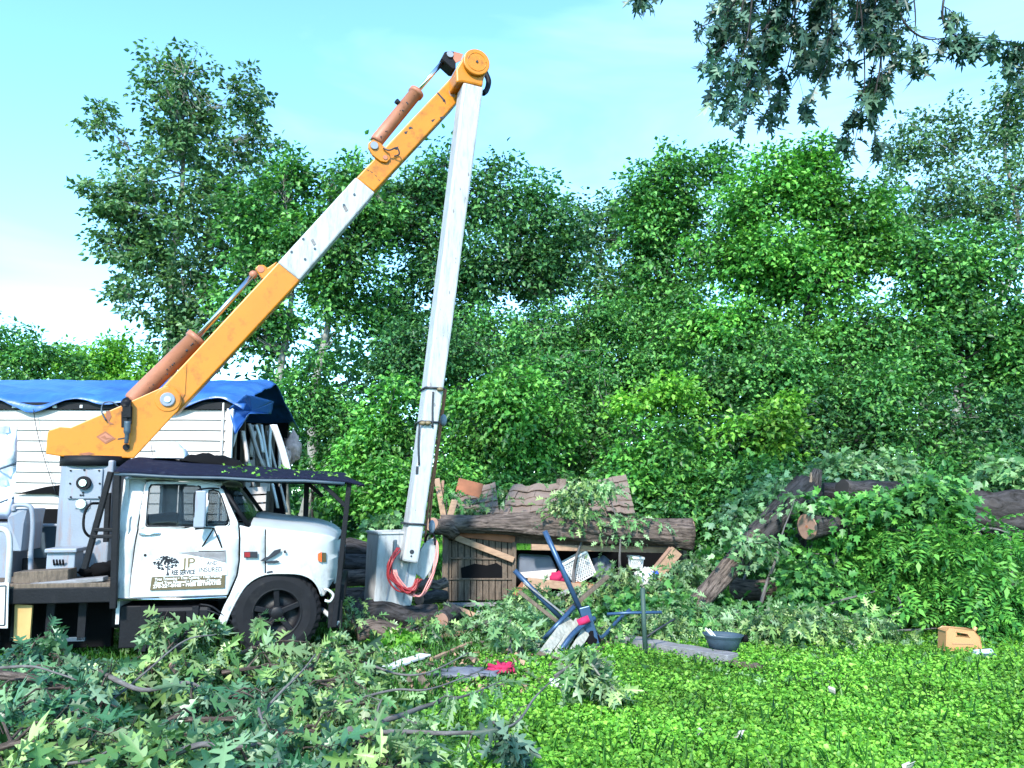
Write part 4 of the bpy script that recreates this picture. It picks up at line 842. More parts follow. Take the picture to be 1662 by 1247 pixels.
q = MB(); q.bar(BF.P(206, 650, -.32), BF.P(206, 678, -.32), .10, .10, up=BF.n).ball(BF.P(205, 654, -.33), .07, 10, 8, .3).bar(BF.P(202, 668, -.33), BF.P(202, 694, -.33), .06, .07).bar(BF.P(210, 660, -.30), BF.P(209, 688, -.30), .08, .07); q.build('swivel_valve', M['black'], TU, bev=.012)
MB().tube(spline([BF.P(207, 684, -.34), BF.P(206, 705, -.34), BF.P(205, 720, -.32)]), [.045] * 6 + [.028] * 7, 8).build('valve_hose', M['bin'], TU); c_ = BF.P(205, 726, -.25); MB().cyl(c_, c_ - BF.n * .03, .042, 18).build('port', M['black'], TU)
MB().tube(spline([BF.P(195, 662, -.2), BF.P(182, 653, -.2), BF.P(168, 655, -.2), BF.P(165, 668, -.26), BF.P(172, 683, -.28)]), .010, 6).build('hose_loop', M['bin'], TU)
dec2('weld_plate', [(191, 712), (203, 710), (203, 712), (191, 714)], M['ink'])
# lower boom
LB = bprism('lower_boom', [(258, 634), (452, 425), (488, 454), (286, 672), (272, 668)], -.16, .34, M['yellow'], bev=.02)
bprism('boom_gusset', [(300, 640), (303, 590), (292, 655)], -.175, .015, M['yellow'], LB, .0)
INS = bprism('insulator_section', [(450.5, 426.5), (578, 287), (609, 312.5), (486, 455)], -.18, .38, M['fibreglass'], bev=.025)
UB = bprism('upper_arm', [(578, 289), (739, 119), (762, 105), (775, 125), (739, 169), (607, 311)], -.16, .34, M['yellow'], bev=.02)
q = MB()
for x, y in [(468, 401), (490, 413), (487, 380), (506, 396), (553, 325), (575, 339), (570, 308), (590, 322)]:
    c_ = BF.P(x + 5, y + 8, -.18); q.cyl(c_, c_ - BF.n * .012, .018, 8)
q.build('bolt', M['bin'], INS)
for x, y in [(508, 395), (560, 340)]: dec2('serial_plate', [(x - 4, y - 5), (x, y - 8), (x + 5, y + 1), (x + 1, y + 4)], M['greywood'], -.187, INS)
rnd = random.Random(9)
for x, y in [(656, 214), (663, 207), (700, 195), (714, 190), (718, 162), (640, 240)]:
    dec2('paint_chip', [(x, y), (x + rnd.uniform(3, 9), y - rnd.uniform(0, 3)), (x + rnd.uniform(3, 8), y + rnd.uniform(1, 4)), (x + 1, y + 3)], M['ink'], -.164, UB)
for x, y in [(594, 274), (600, 277), (607, 283), (612, 290)]: dec2('paint_chip', [(x, y), (x + 5, y + 3), (x + 4, y + 4)], M['ink'], -.164, UB)
dec2('paint_chip', [(709, 151), (711, 150), (722, 162), (724, 170), (720, 164)], M['ink'], -.164, UB); dec2('filler_patch', [(728, 148), (737, 140), (739, 158), (731, 156)], M['cut'], -.164, UB)
# cylinders
def ram(name, p0, p1, p2, r_, rr_, off):
    c = MB(); a = BF.P(*p0, off); b = BF.P(*p1, off); e = BF.P(*p2, off)
    c.tube([a, a.lerp(b, .03), b.lerp(a, .06), b.lerp(a, .059), b], [r_ * .9, r_, r_, r_ * 1.18, r_ * 1.18], 24); o = c.build(name, M['salmon'], T)
    MB().tube([b, e], rr_, 14).build('piston_rod', M['chrome'], o); return o
H1 = ram('lift_cylinder', (214, 652), (321, 547), (411, 446), .125, .038, 0)
q = MB(); q.tube([BF.P(318, 548, -.12), BF.P(414, 447, -.1)], .009, 6); q.build('steel_line', M['gold'], H1)
for k in range(16):
    t_ = rnd.random(); a = BF.P(216 + 100 * t_ + 6, 650 - 102 * t_ + 6 + rnd.uniform(-6, 3), -.122); MB().ball(a, rnd.uniform(.006, .02), 6, 4).build('dent_rust_spot', M['ink'], H1)
bprism('rod_bracket', [(414, 436), (420, 430), (428, 430), (434, 435), (450, 424), (436, 452), (425, 452)], -.05, .1, M['yellow'], LB); c_ = BF.P(423, 437, -.06); MB().cyl(c_, c_ + BF.n * .12, .05, 16).build('rod_eye', M['salmon'], H1); MB().ball(BF.P(411, 446, 0), .06, 10, 8).build('rod_end', M['salmon'], H1)
H2 = ram('knuckle_cylinder', (610, 231), (677, 149), (722, 97), .105, .036, -.05)
MB().tube([BF.P(652, 172, -.05), BF.P(643, 164, -.1)], [.03, .045], 8).build('relief_valve', M['black'], H2)
for k in range(12):
    t_ = rnd.random(); MB().ball(BF.P(613 + 60 * t_, 230 - 76 * t_ + rnd.uniform(-4, 4), -.152), rnd.uniform(.006, .016), 6, 4).build('dent_rust_spot', M['ink'], H2)
bprism('cylinder_mount', [(598, 240), (598, 232), (606, 226), (618, 232), (632, 246), (634, 258), (628, 264), (618, 262), (605, 252)], -.20, .06, M['yellow'], UB)
c_ = BF.P(607, 237, -.2); MB().cyl(c_, c_ - BF.n * .03, .06, 18).build('mount_pin', M['grey_paint'], UB); c_ = BF.P(625, 256, -.2); MB().cyl(c_, c_ - BF.n * .012, .035, 14).build('mount_pin', M['salmon'], UB)
MB().tube(spline([BF.P(622, 241, -.22), BF.P(632, 244, -.26), BF.P(644, 240, -.26), BF.P(648, 250, -.25), BF.P(640, 254, -.2)]), .012, 6).build('hose_loop', M['ink'], UB)
LK = bprism('knuckle_link', [(716, 95), (722, 84), (732, 82), (745, 87), (740, 100), (740, 112), (735, 112), (722, 100)], -.14, .26, M['black'])
dec2('link_face', [(737, 84), (752, 88), (748, 98), (740, 102), (735, 94)], M['salmon'], -.15, LK, .02); c_ = BF.P(730, 89, -.14); MB().cyl(c_, c_ - BF.n * .03, .055, 16).build('link_pin', M['grey_paint'], LK)
# elbow and upper boom (on the near side)
UO = -.58; UD = .36
EL = bprism('elbow_housing', [(740, 112), (752, 92), (764, 83), (776, 82), (788, 92), (792, 108), (785, 130), (784, 140), (752, 133), (741, 134)], UO + .02, .5, M['yellow'], bev=.03)
c_ = BF.P(772, 104, UO + .02); MB().cyl(c_, c_ - BF.n * .07, .215, 40).build('elbow_disc', M['yellow'], EL, bev=.015); MB().tube([c_ - BF.n * .07 + (BF.u * math.cos(k * .2094) + Vector((0, 0, math.sin(k * .2094)))) * .15 for k in range(31)], .008, 6).build('disc_groove', M['yellow'], EL); MB().cyl(c_ - BF.n * .07, c_ - BF.n * .085, .02, 10).build('disc_bolt', M['ink'], EL)
MB().tube(spline([BF.P(788, 118, UO + .45), BF.P(793, 132, UO + .4), BF.P(790, 146, UO + .35), BF.P(784, 152, UO + .3)]), .045, 8).build('hose_guard', M['black'], EL)
up_pts = [(752.5, 133), (785, 141.5), (757, 390), (736, 519), (721, 630), (711.5, 690), (700, 780), (689, 850), (679, 915), (656, 912), (657, 850), (671, 780), (685, 690), (692, 630), (716, 515), (732, 390)]
# build as tapered box: near-face outline traced, constant depth
def uboom():
    L = [(752.5, 133), (722, 390), (706.5, 515), (692.5, 630), (685, 690), (673.5, 780), (663, 851), (653, 911)]
    Rg = [(785, 141.5), (752, 390), (736, 519), (720.5, 630), (711.5, 690), (699, 780), (689, 851), (679, 915)]
    q = MB(); vs_ = []
    for a, b in zip(L, Rg):
        A = BF.P(*a, UO); B = BF.P(*b, UO); d = UD
        vs_ += [A, B, B + BF.n * d, A + BF.n * d]
    fs = [(0, 1, 2, 3)] + [tuple(range(len(vs_) - 1, len(vs_) - 5, -1))]
    for i in range(len(L) - 1):
        for k in range(4): fs.append((i * 4 + k, (i + 1) * 4 + k, (i + 1) * 4 + (k + 1) % 4, i * 4 + (k + 1) % 4))
    q.add(vs_, fs); return q.build('upper_boom', M['fibreglass'], T, bev=.03), L, Rg
UPB, UL, UR = uboom()
for k in range(14):
    t_ = rnd.random(); x = 768 - 95 * t_ + rnd.uniform(-8, 10); y = 160 + 690 * t_; s_ = rnd.uniform(.8, 2.6)
    dec2('scuff', [(x, y), (x + s_ * .5, y + s_ * 2), (x - s_ * .3, y + s_ * 3), (x - s_ * .6, y + s_)], M['greywood'], UO - .003, UPB)
def ring(py0, py1, w0, w1, wd=.03, nm='strap', m='ink'):
    pass
for (la, ra) in [((692.5, 629), (720.5, 631)), ((685.5, 684), (712, 686)), ((662, 850), (689.5, 852))]:
    A = BF.P(*la, UO - .012); B = BF.P(*ra, UO - .012); e = .012; d = UD + .024; A = A - BF.u * e; B = B + BF.u * e
    q = MB(); 
    for p0, p1 in [(A, B), (B, B + BF.n * d), (B + BF.n * d, A + BF.n * d), (A + BF.n * d, A)]: q.tube([p0, p1], .016, 6)
    q.build('strap', M['ink'], UPB)
for x, y in [(714, 632), (694, 687), (686, 687)]: MB().ball(BF.P(x, y, UO - .03), (.05, .03, .03), 10, 8, .3).build('buckle', M['gold'], UPB)
MB().tube(spline([BF.P(703, 636, UO - .01), BF.P(702, 660, UO - .01), BF.P(702, 694, UO - .015)]), .014, 6).tube(spline([BF.P(681, 688, UO + .02), BF.P(679, 720, UO - .012), BF.P(680, 755, UO - .012)]), .014, 6).build('strap_tail', M['ink'], UPB)
dec2('slot', [(675.5, 757), (679.5, 757), (679, 770), (674.5, 770)], M['ink'], UO - .006, UPB); c_ = BF.P(668.5, 896, UO); MB().cyl(c_ + BF.n * .01, c_ - BF.n * .006, .032, 16).build('port', M['ink'], UPB); c_ = BF.P(667.5, 903, UO); MB().cyl(c_ + BF.n * .01, c_ - BF.n * .006, .014, 10).build('port', M['ink'], UPB)
MB().tube(spline([BF.P(722, 632, UO + UD + .03), BF.P(713, 700, UO + UD + .05), BF.P(700, 790, UO + UD + .05), BF.P(692, 850, UO + UD + .03), BF.P(690, 880, UO + UD)]), .018, 8).tube(spline([BF.P(724, 632, UO + UD + .03), BF.P(715, 700, UO + UD + .05), BF.P(703, 790, UO + UD + .05), BF.P(697, 850, UO + UD + .03)]), .015, 8).build('hydraulic_line', M['rustwood'], UPB)
MB().ball(BF.P(720, 682, UO + UD), (.05, .05, .09), 8, 6).build('line_clamp', M['grey_paint'], UPB); MB().ball(BF.P(701, 855, UO + UD), (.05, .05, .1), 8, 6).build('line_clamp', M['grey_paint'], UPB)
# bucket
def bucket():
    b0 = BF.o + BF.u * 0; c = at(636, 930, 12.0); 
    F2 = Frame(c[:2], 26); w_ = .60; zt = F2.S(610, 868, -w_ / 2)[1]; zb_ = F2.S(610, 988, -w_ / 2)[1]
    s0 = F2.S(615, 868, -w_ / 2)[0]; s1 = s0 + .66; tp_ = .07
    cor = lambda z, e=0, t=0: [F2.W(s0 + t - e, -w_ / 2 + t - e, z), F2.W(s1 - t + e, -w_ / 2 + t - e, z), F2.W(s1 - t + e, w_ / 2 - t + e, z), F2.W(s0 + t - e, w_ / 2 - t + e, z)]
    lean = BF.u * .0
    q = MB(); sh = F2.u * -.09
    vs_ = cor(zt) + [p + sh for p in cor(zb_, 0, .05)]; iv = cor(zt, -.03) + [p + sh + Vector((0, 0, .03)) for p in cor(zb_, -.03, .05)]
    q.add(vs_ + iv, [(0, 1, 5, 4), (1, 2, 6, 5), (2, 3, 7, 6), (3, 0, 4, 7), (4, 5, 6, 7), (8, 12, 13, 9), (9, 13, 14, 10), (10, 14, 15, 11), (11, 15, 12, 8), (12, 15, 14, 13), (0, 8, 9, 1), (1, 9, 10, 2), (2, 10, 11, 3), (3, 11, 8, 0)])
    B_ = q.build('bucket', M['fibreglass'], T, bev=.02)
    q = MB(); e = cor(zt + .0, .02); i_ = cor(zt, -.035); e2 = [p + Vector((0, 0, .035)) for p in e]; i2 = [p + Vector((0, 0, .035)) for p in i_]
    q.add(e + i_ + e2 + i2, [(k, (k + 1) % 4, 8 + (k + 1) % 4, 8 + k) for k in range(4)] + [(4 + k, 12 + k, 12 + (k + 1) % 4, 4 + (k + 1) % 4) for k in range(4)] + [(8 + k, 8 + (k + 1) % 4, 12 + (k + 1) % 4, 12 + k) for k in range(4)] + [(k, 4 + k, 4 + (k + 1) % 4, (k + 1) % 4) for k in range(4)])
    q.build('bucket_rim', M['fibreglass'], B_, bev=.008)
    for k in (.36, .74):
        a = F2.W(s0 + .66 * k, -w_ / 2 - .004, zt - .25) ; b2 = F2.W(s0 + .66 * k, -w_ / 2 + .04, zb_ + .1) + sh
        MB().bar(a, b2, .02, .012, up=F2.n).build('bucket_rib', M['grey_paint'], B_)
    return F2
bucket()
BR = bprism('bucket_bracket', [(676, 905), (690, 880), (706, 872), (708, 900), (700, 925), (688, 942), (674, 930)], UO + .30, .06, M['fibreglass'])
MB().tube(spline([BF.P(690, 880, UO + .3), BF.P(694, 868, UO + .2), BF.P(704, 868, UO + .2), BF.P(706, 885, UO + .2)]), .016, 8).build('bracket_hose', M['black'], BR)
bprism('tool_holster', [(640, 878), (645, 876), (643, 908), (638, 906)], UO + .05, .1, M['bin'], BR)
# red hose coils
q = MB(); rnd = random.Random(21)
for k in range(8):
    j = lambda a: rnd.uniform(-a, a); o_ = UO - .04 - .012 * k
    pts = [BF.P(648 + j(4), 893 + j(4), UO - .02), BF.P(634 + j(5), 905 + j(5), o_), BF.P(632 + j(5), 930 + j(6), o_), BF.P(648 + j(6), 952 + j(7), o_), BF.P(668 + j(6), 958 + j(8), o_ - .02), BF.P(680 + j(5), 942 + j(7), o_)]
    q.tube(spline(pts, 6), .0125, 7)
q.build('hose_coil', M['red'], T)
q = MB()
for k in range(4):
    j = lambda a: rnd.uniform(-a, a); o_ = UO - .03 - .015 * k
    q.tube(spline([BF.P(640 + j(3), 925, o_), BF.P(655 + j(3), 955 + j(5), o_), BF.P(678 + j(4), 964 + j(5), o_), BF.P(698 + j(4), 945 + j(5), o_), BF.P(708 + j(3), 910 + j(4), o_ + .1), BF.P(710 + j(3), 885 + j(3), UO + .2), BF.P(704, 872, UO + .3)], 6), .010, 6)
q.build('hose_coil', mat('faded_hose', (.62, .22, .20), .5, var=.2), T)
# ---------------------------------------------------------------- logs
def log(label, a, b, r0, r1, m='bark', parent=None, name='log', group=None, cuts=(1, 1), bow=.04, cat='log', n=28, ridge=.10, amp=.25):
    a, b = Vector(a), Vector(b); L = (b - a).length; k = max(6, int(L / .10)); random.seed(int(a.x * 97 + b.y * 31))
    ph = random.random() * 9; side = (b - a).cross(Vector((0, 0, 1))).normalized()
    path = [a.lerp(b, i / k) + Vector((0, 0, bow * math.sin(math.pi * i / k) * noise.noise(Vector((ph, i / k * 2, 0))) * 3)) + side * bow * noise.noise(Vector((i / k * 3, ph, 1))) for i in range(k + 1)]
    rad = [r0 + (r1 - r0) * i / k for i in range(k + 1)]
    th = thing(name, label, cat, (a.x * .5 + b.x * .5, a.y * .5 + b.y * .5, max(0, min(a.z - r0, b.z - r1))), group) if parent is None else parent
    MB().tube(path, rad, n, amp=amp, fq=.8, ridge=ridge).build('bark' if parent is None else 'log', M[m], th)
    for c, p, q, r in ((cuts[0], path[0], path[1], r0), (cuts[1], path[-1], path[-2], r1)):
        if c:
            d = (p - q).normalized(); MB().tube([p - d * .01, p + d * .012], [r * .93, r * .90], 24, amp=.08).build('cut_end', M['cut'], th)
            MB().tube([p - d * .01, p + d * .018], [r * .12, r * .11], 10).build('heartwood', M['rustwood'], th)
    return th
def lg(label, p0, p1, Y0, Y1, r0, r1, **k):
    return log(label, at(*p0, Y0), at(*p1, Y1), r0, r1, **k)
GL = 'cut logs piled between the truck and the shed'
lg('top log of the pile seen between truck bumper and bucket', (535, 893), (640, 888), 13.6, 13.9, .14, .13, group=GL, m='bark_dark')
lg('dark log second from top of the pile behind the front canopy post', (520, 915), (640, 912), 13.3, 13.6, .17, .15, group=GL, m='bark_dark')
lg('split reddish log near the bottom of the pile left of the bucket', (520, 944), (640, 936), 12.9, 13.2, .13, .12, group=GL)
lg('lowest log of the pile left of the bucket with pale end', (545, 966), (650, 958), 12.6, 12.9, .12, .12, group=GL)
lg('thick dark log lying directly under the bucket', (570, 1000), (705, 1000), 11.5, 12.1, .19, .17, group=GL, m='bark_dark', cuts=(1, 0))
lg('slanting dark log poking from under the bucket toward the truck', (560, 1008), (600, 968), 11.2, 12.6, .16, .13, group=GL, m='bark_dark')
lg('shorter brown log lying on the grass in front of the bucket', (580, 1028), (682, 1030), 10.9, 11.1, .14, .13, group=GL)
lg('stubby upright-looking log end right of the bucket base', (715, 1008), (740, 1000), 11.5, 12.2, .12, .12, group=GL, m='bark_dark')
lg('thin pale split log behind the bucket near the shed wall', (676, 955), (724, 945), 13.1, 13.4, .08, .08, group=GL)
lg('lower dark log between bucket and shed wall', (680, 972), (722, 968), 12.8, 13.1, .10, .10, group=GL, m='bark_dark')
# ---------------------------------------------------------------- crushed shed
YS = 14.2
SP = lambda x, y, dy=0: at(x, y, YS + dy)
SH = thing('crushed_shed', 'small wooden shed crushed flat under the long fallen trunk', 'shed', (SP(900, 970).x, YS, 0))
def board(p0, p1, wd, th, m, name='board', parent=SH, dy0=0, dy1=None, label=None, **k):
    a = SP(*p0, dy0); b = SP(*p1, dy0 if dy1 is None else dy1); q = MB()
    if parent: return q.bar(a, b, th, wd).build(name, M[m], parent, bev=.006, label=label)
    return q.bar(a, b, th, wd).build(name, M[m], None, bev=.006, label=label, **k)
def plankwall():
    n = 11; q = MB()
    for i in range(n):
        u0 = i / n + .006; u1 = (i + 1) / n - .006
        f = lambda u, v: SP(723 + 111 * u, (866 + 11 * u) * (1 - v) + (976 - 3 * u) * v, .02 * noise.noise(Vector((i * 3.3, v * 2, 0))))
        P_ = [f(u0, 1), f(u1, 1), f(u1, 0), f(u0, 0)]; q.prism(P_, (0, .03, 0))
    q.build('plank_wall', M['oldwood'], SH)
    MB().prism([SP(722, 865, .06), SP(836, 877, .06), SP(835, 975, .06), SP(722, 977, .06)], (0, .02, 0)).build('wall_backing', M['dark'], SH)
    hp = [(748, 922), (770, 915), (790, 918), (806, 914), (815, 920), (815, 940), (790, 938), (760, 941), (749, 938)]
    MB().prism([SP(x, y, -.012) for x, y in hp], (0, .01, 0)).build('hole_shade', M['dark'], SH)  # near-black patch on the planks; the hole's shade is only colour
plankwall()
board((724, 906), (836, 908), .03, .02, 'oldwood', 'rail', dy0=-.02); board((724, 940), (836, 940), .03, .02, 'oldwood', 'rail', dy0=-.02)
board((723, 868), (723, 977), .10, .06, 'oldwood', 'corner_post', dy0=-.04); board((835, 880), (834, 975), .07, .05, 'oldwood', 'corner_post', dy0=-.03)
board((723, 866), (834, 909), .10, .04, 'timber', 'trim_board', dy0=-.1); board((730, 864), (836, 876), .12, .04, 'rustwood', 'trim_board', dy0=-.03)
board((738, 812), (722, 868), .11, .05, 'timber', 'broken_stud', dy0=-.12); board((732, 822), (720, 870), .05, .05, 'oldwood', 'broken_stud', dy0=-.06)
board((709, 777), (720, 838), .10, .05, 'timber', 'broken_stud', dy0=.3); board((719, 780), (716, 826), .05, .03, 'cut', 'broken_stud', dy0=.4)
board((742, 787), (782, 797), .26, .04, 'rustwood', 'fascia_board', dy0=.9)
board((862, 888), (1086, 893), .10, .10, 'timber', 'roof_edge', dy0=-.2, dy1=.1); board((740, 866), (1090, 882), .24, .06, 'oldwood', 'roof_deck', dy0=.25, dy1=.25)
board((1063, 936), (1098, 893), .22, .10, 'timber', 'prop_timber', dy0=-.25); board((1054, 931), (1088, 889), .05, .05, 'cut', 'prop_timber', dy0=-.3)
board((856, 944), (960, 956), .13, .06, 'timber', 'floor_board', dy0=-.3); board((852, 946), (836, 966), .1, .06, 'rustwood', 'floor_board', dy0=-.2)
board((1050, 958), (1085, 976), .08, .05, 'rustwood', 'floor_board', dy0=-.3); board((1080, 975), (1100, 950), .07, .05, 'timber', 'floor_board', dy0=-.3)
board((835, 975), (1010, 980), .1, .3, 'oldwood', 'sill', dy0=0); board((720, 982), (850, 980), .06, .1, 'greywood', 'sill', dy0=-.15)
MB().prism([SP(836, 893, 1.6), SP(1110, 893, 1.6), SP(1110, 1000, 1.6), SP(836, 1000, 1.6)], (0, .05, 0)).build('back_wall', M['dark'], SH)  # wall coloured near black instead of old wood, for the interior shade
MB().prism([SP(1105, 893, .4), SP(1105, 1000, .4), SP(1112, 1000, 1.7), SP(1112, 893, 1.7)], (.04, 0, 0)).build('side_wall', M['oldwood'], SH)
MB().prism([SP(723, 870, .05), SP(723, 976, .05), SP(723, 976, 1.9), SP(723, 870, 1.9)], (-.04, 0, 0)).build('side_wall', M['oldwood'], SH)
def slab(c, rows, crump, name='roof_slab', dep=.05):
    """c: near-left, near-right, far-right, far-left as (px,py,dy)"""
    A, B, C_, D_ = [SP(*p) for p in c]
    for_rows = []
    q = MB(); random.seed(rows * 7)
    for r_ in range(rows):
        v0 = r_ / rows; v1 = (r_ + 1) / rows + .02
        nn = 10
        def f(u, v, v0=v0, v1=v1):
            vv = v0 + (v1 - v0) * v; p = A.lerp(B, u).lerp(D_.lerp(C_, u), vv)
            p = p + Vector((0, -.02, .03)) * (1 - v) * 1.0
            p.z += crump * (noise.noise(Vector((u * 5, vv * 3, rows))) + .5 * noise.noise(Vector((u * 11, vv * 9, rows + 3)))); p.y += crump * .5 * noise.noise(Vector((u * 4, vv * 4, rows + 8)))
            return p
        for k in range(3):
            o_ = (r_ % 2) * .5 / 3; u0 = max(0, k / 3 + .003 - o_); u1 = min(1, (k + 1) / 3 - .003 - (o_ if k < 2 else 0)); j = random.uniform(-.006, .012)
            q.grid(4, 2, lambda u, v: f(u0 + (u1 - u0) * u, v) + Vector((0, -j, j)), False)
    q.build(name, M['roofing'], SH, solid=.015)
    MB().grid(12, 8, lambda u, v: A.lerp(B, u).lerp(D_.lerp(C_, u), v) + Vector((0, .04, -.05 + crump * (noise.noise(Vector((u * 5, v * 3, rows)))) ))).build('roof_deck', M['oldwood'], SH, solid=.03)
slab([(757, 842, .5), (812, 848, .4), (804, 784, 1.8), (731, 806, 1.8)], 6, .025)
slab([(800, 850, .5), (912, 846, .5), (915, 786, 1.9), (832, 790, 1.9)], 5, .05)
slab([(905, 848, .6), (985, 842, .7), (978, 792, 1.8), (905, 790, 1.8)], 5, .10)
slab([(984, 832, .7), (1031, 837, .8), (1016, 772, 2.0), (970, 781, 1.9)], 6, .02)
MB().ball(SP(868, 852, .3), (.28, .15, .10), 12, 8, .8, 3).build('torn_shingle', M['salmon'], SH); MB().box(SP(911, 784, 1.8), (.14, .14, .16), .4).build('vent_block', M['roofing'], SH)
lg('long thick trunk lying across the crushed shed roof, sawn at its right end', (715, 850), (1122, 866), 13.9, 14.1, .145, .25, name='fallen_log', cat='tree trunk', n=56, ridge=.16, bow=.02)
lg('short sawn limb with a ring-like pale end at the left end of the shed trunk', (700, 851), (735, 862), 13.4, 13.9, .12, .15, name='sawn_limb', cat='log')
q = MB(); rnd = random.Random(3)
sp_ = thing('wood_splinters', 'pale torn splinters of wood scattered on top of the shed trunk', 'splinters', SP(900, 846, -.2))
for k in range(14):
    x = rnd.uniform(735, 1080); y = 843 + (x - 735) * .02 + rnd.uniform(-1, 10); a = SP(x, y, -.28); b = SP(x + rnd.uniform(12, 42), y + rnd.uniform(-3, 5), -.30)
    MB().bar(a, b, .03, .02).build('splinter', M['timber'], sp_)
# contents
def tub():
    q = MB(); c = SP(870, 922, .2); th = thing('storage_tub', 'dark grey tub with pale underside tipped over inside the shed', 'tub', SP(870, 945, .2))
    q.prism([SP(838, 930, .2), SP(842, 902, .2), (SP(895, 905, .2)), SP(904, 926, .2), SP(896, 943, .2), SP(846, 936, .2)], (0, .5, 0)); q.build('tub_body', M['tub'], th, bev=.04)
    MB().prism([SP(838, 930, .17), SP(904, 924, .17), SP(898, 944, .17), SP(848, 938, .17)], (0, .03, 0)).build('tub_rim', M['siding'], th, bev=.01)
tub()
def basket(label, x0, y0, x1, y1, dy, tilt, nx, ny, name='laundry_basket', m='white'):
    """tapered basket with real holes: lattice of ribs"""
    c = SP((x0 + x1) / 2, (y0 + y1) / 2, dy); k = mpp(YS + dy); W_, H_ = (x1 - x0) * k * .86, (y1 - y0) * k * .86
    Rm = Matrix.Rotation(R(tilt), 3, 'Y'); th = thing(name, label, 'basket', c - Vector((0, 0, H_ / 2)))
    q = MB(); F_ = lambda u, v, d=0: c + Rm @ Vector(((u - .5) * W_ * (1 - .18 * (1 - v)), d, (v - .5) * H_))
    for D0 in (0, .34):
        for i in range(nx + 1): q.bar(F_(i / nx, 0, D0), F_(i / nx, 1, D0), .012, W_ / nx * .42)
        for j in range(ny + 1): q.bar(F_(0, j / ny, D0), F_(1, j / ny, D0), .012, H_ / ny * .40)
    for i in (0, 1):
        for j in range(ny + 1): q.bar(F_(i, j / ny, 0), F_(i, j / ny, .34), .012, H_ / ny * .40)
        for d in (.11, .23): q.bar(F_(i, 0, d), F_(i, 1, d), .012, .05)
    q.build('basket_wall', M[m], th)
    q = MB()
    for a, b in [((0, 1, -.01), (1, 1, -.01)), ((1, 1, -.01), (1, 1, .35)), ((1, 1, .35), (0, 1, .35)), ((0, 1, .35), (0, 1, -.01))]: q.bar(F_(*a), F_(*b), .05, .04)
    q.build('basket_rim', M[m], th, bev=.008)
basket('large white perforated laundry basket lying tilted in the shed', 916, 902, 966, 944, -.1, -28, 9, 7)
basket('small white slotted basket hanging high in the right of the shed', 1023, 905, 1045, 923, -.1, 4, 5, 3)
MB().ball(SP(904, 938, -.1), (.12, .1, .10), 14, 9, .6, 3).build('red_cloth', M['redc'], None, label='crumpled red cloth between grey tub and laundry basket', cat='cloth')
MB().ball(SP(935, 950, -.15), (.32, .12, .05), 14, 9, .6, 3).build('maroon_cloth', M['rustwood'], None, label='dark maroon cloth lying under the laundry basket', cat='cloth')
bgq = thing('plastic_bag', 'white and blue plastic bag at the foot of the leaning timber', 'bag', SP(1052, 951, -.4)); MB().ball(SP(1048, 940, -.4), (.17, .12, .15), 18, 12, .9, 3).build('bag_body', M['white'], bgq); MB().ball(SP(1057, 935, -.42), (.10, .10, .09), 12, 8, .9, 4).build('bag_print', M['bluep'], bgq)
MB().ball(SP(975, 925, .3), (.2, .2, .2), 14, 9, .7, 3).build('dark_sack', M['tub'], None, label='dark sack in the shade right of the laundry basket', cat='sack')
# ---------------------------------------------------------------- blue frame and planks
BFt = thing('blue_frame', 'bent blue metal tube frame with a red grip lying upended in the yard', 'metal frame', at(945, 1060, 11.0))
A2 = lambda x, y, Y=11.0: at(x, y, Y)
MB().tube([A2(884, 862, 10.9), A2(915, 930, 10.9), A2(948, 1003, 10.9)], .036, 12).build('frame_tube', M['bluetube'], BFt)
MB().tube([A2(835, 926, 11.0), A2(872, 965, 11.0), A2(910, 1003, 11.0)], .034, 12).build('frame_tube', M['bluetube'], BFt)
MB().tube([A2(932, 985, 10.8), A2(882, 1038, 10.6)], .030, 12).build('frame_tube', M['bluetube'], BFt)
MB().tube(spline([A2(965, 1004, 10.8), A2(950, 1012, 10.7), A2(925, 1035, 10.5), A2(888, 1090, 10.3)]), .036, 10).build('frame_tube', M['bluetube'], BFt)
MB().tube(spline([A2(960, 1015, 10.8), A2(975, 1035, 10.8), A2(1000, 1010, 11.2), A2(1022, 990, 11.4)]), .026, 10).build('frame_tube', M['bluetube'], BFt)
MB().tube([A2(948, 1000, 10.9), A2(975, 1050, 10.9)], .032, 10).build('frame_tube', M['bluetube'], BFt)
MB().bar(A2(948, 985, 10.75), A2(965, 1050, 10.75), .05, .14).build('frame_bracket', M['bluetube'], BFt, bev=.01)
MB().tube([A2(938, 1012, 10.65), A2(956, 1004, 10.65)], [.05, .045], 12).build('grip', M['redc'], BFt)
MB().ball(A2(955, 1045, 10.8), (.16, .12, .2), 14, 10, .6, 2.5).build('black_fitting', M['dark'], BFt)
MB().bar(A2(987, 935, 11.3), A2(918, 995, 11.1), .07, .05).build('wooden_post', M['oldwood'], None, bev=.008, label='brown wooden batten crossing behind the blue tubes', cat='post')
MB().bar(A2(850, 945, 10.95), A2(925, 1005, 10.95), .03, .02).build('thin_batten', M['greywood'], None, label='thin grey batten lying against the blue tubes', cat='batten')
for k, (p0, p1, w_, lb) in enumerate([((925, 1005), (880, 1065), .13, 'left pale plank of the bundle under the blue frame'), ((940, 1008), (893, 1080), .12, 'middle pale plank of the bundle under the blue frame'), ((957, 1015), (915, 1085), .12, 'right pale plank of the bundle under the blue frame'), ((868, 1050), (818, 1105), .07, 'narrow white slat leaning left of the blue frame')]):
    MB().bar(A2(*p0, 10.85), A2(*p1, 10.2), w_ * 1.0, .03, up=(0, -1, .3)).build('pale_plank', M['paleplank'], None, bev=.005, label=lb, cat='plank', group='pale planks under the blue frame')
pst = thing('stake', 'thin dark green stake with a wire cross-arm standing right of the blue frame', 'stake', gnd(1048, 1066))
gy = gnd(1048, 1066).y
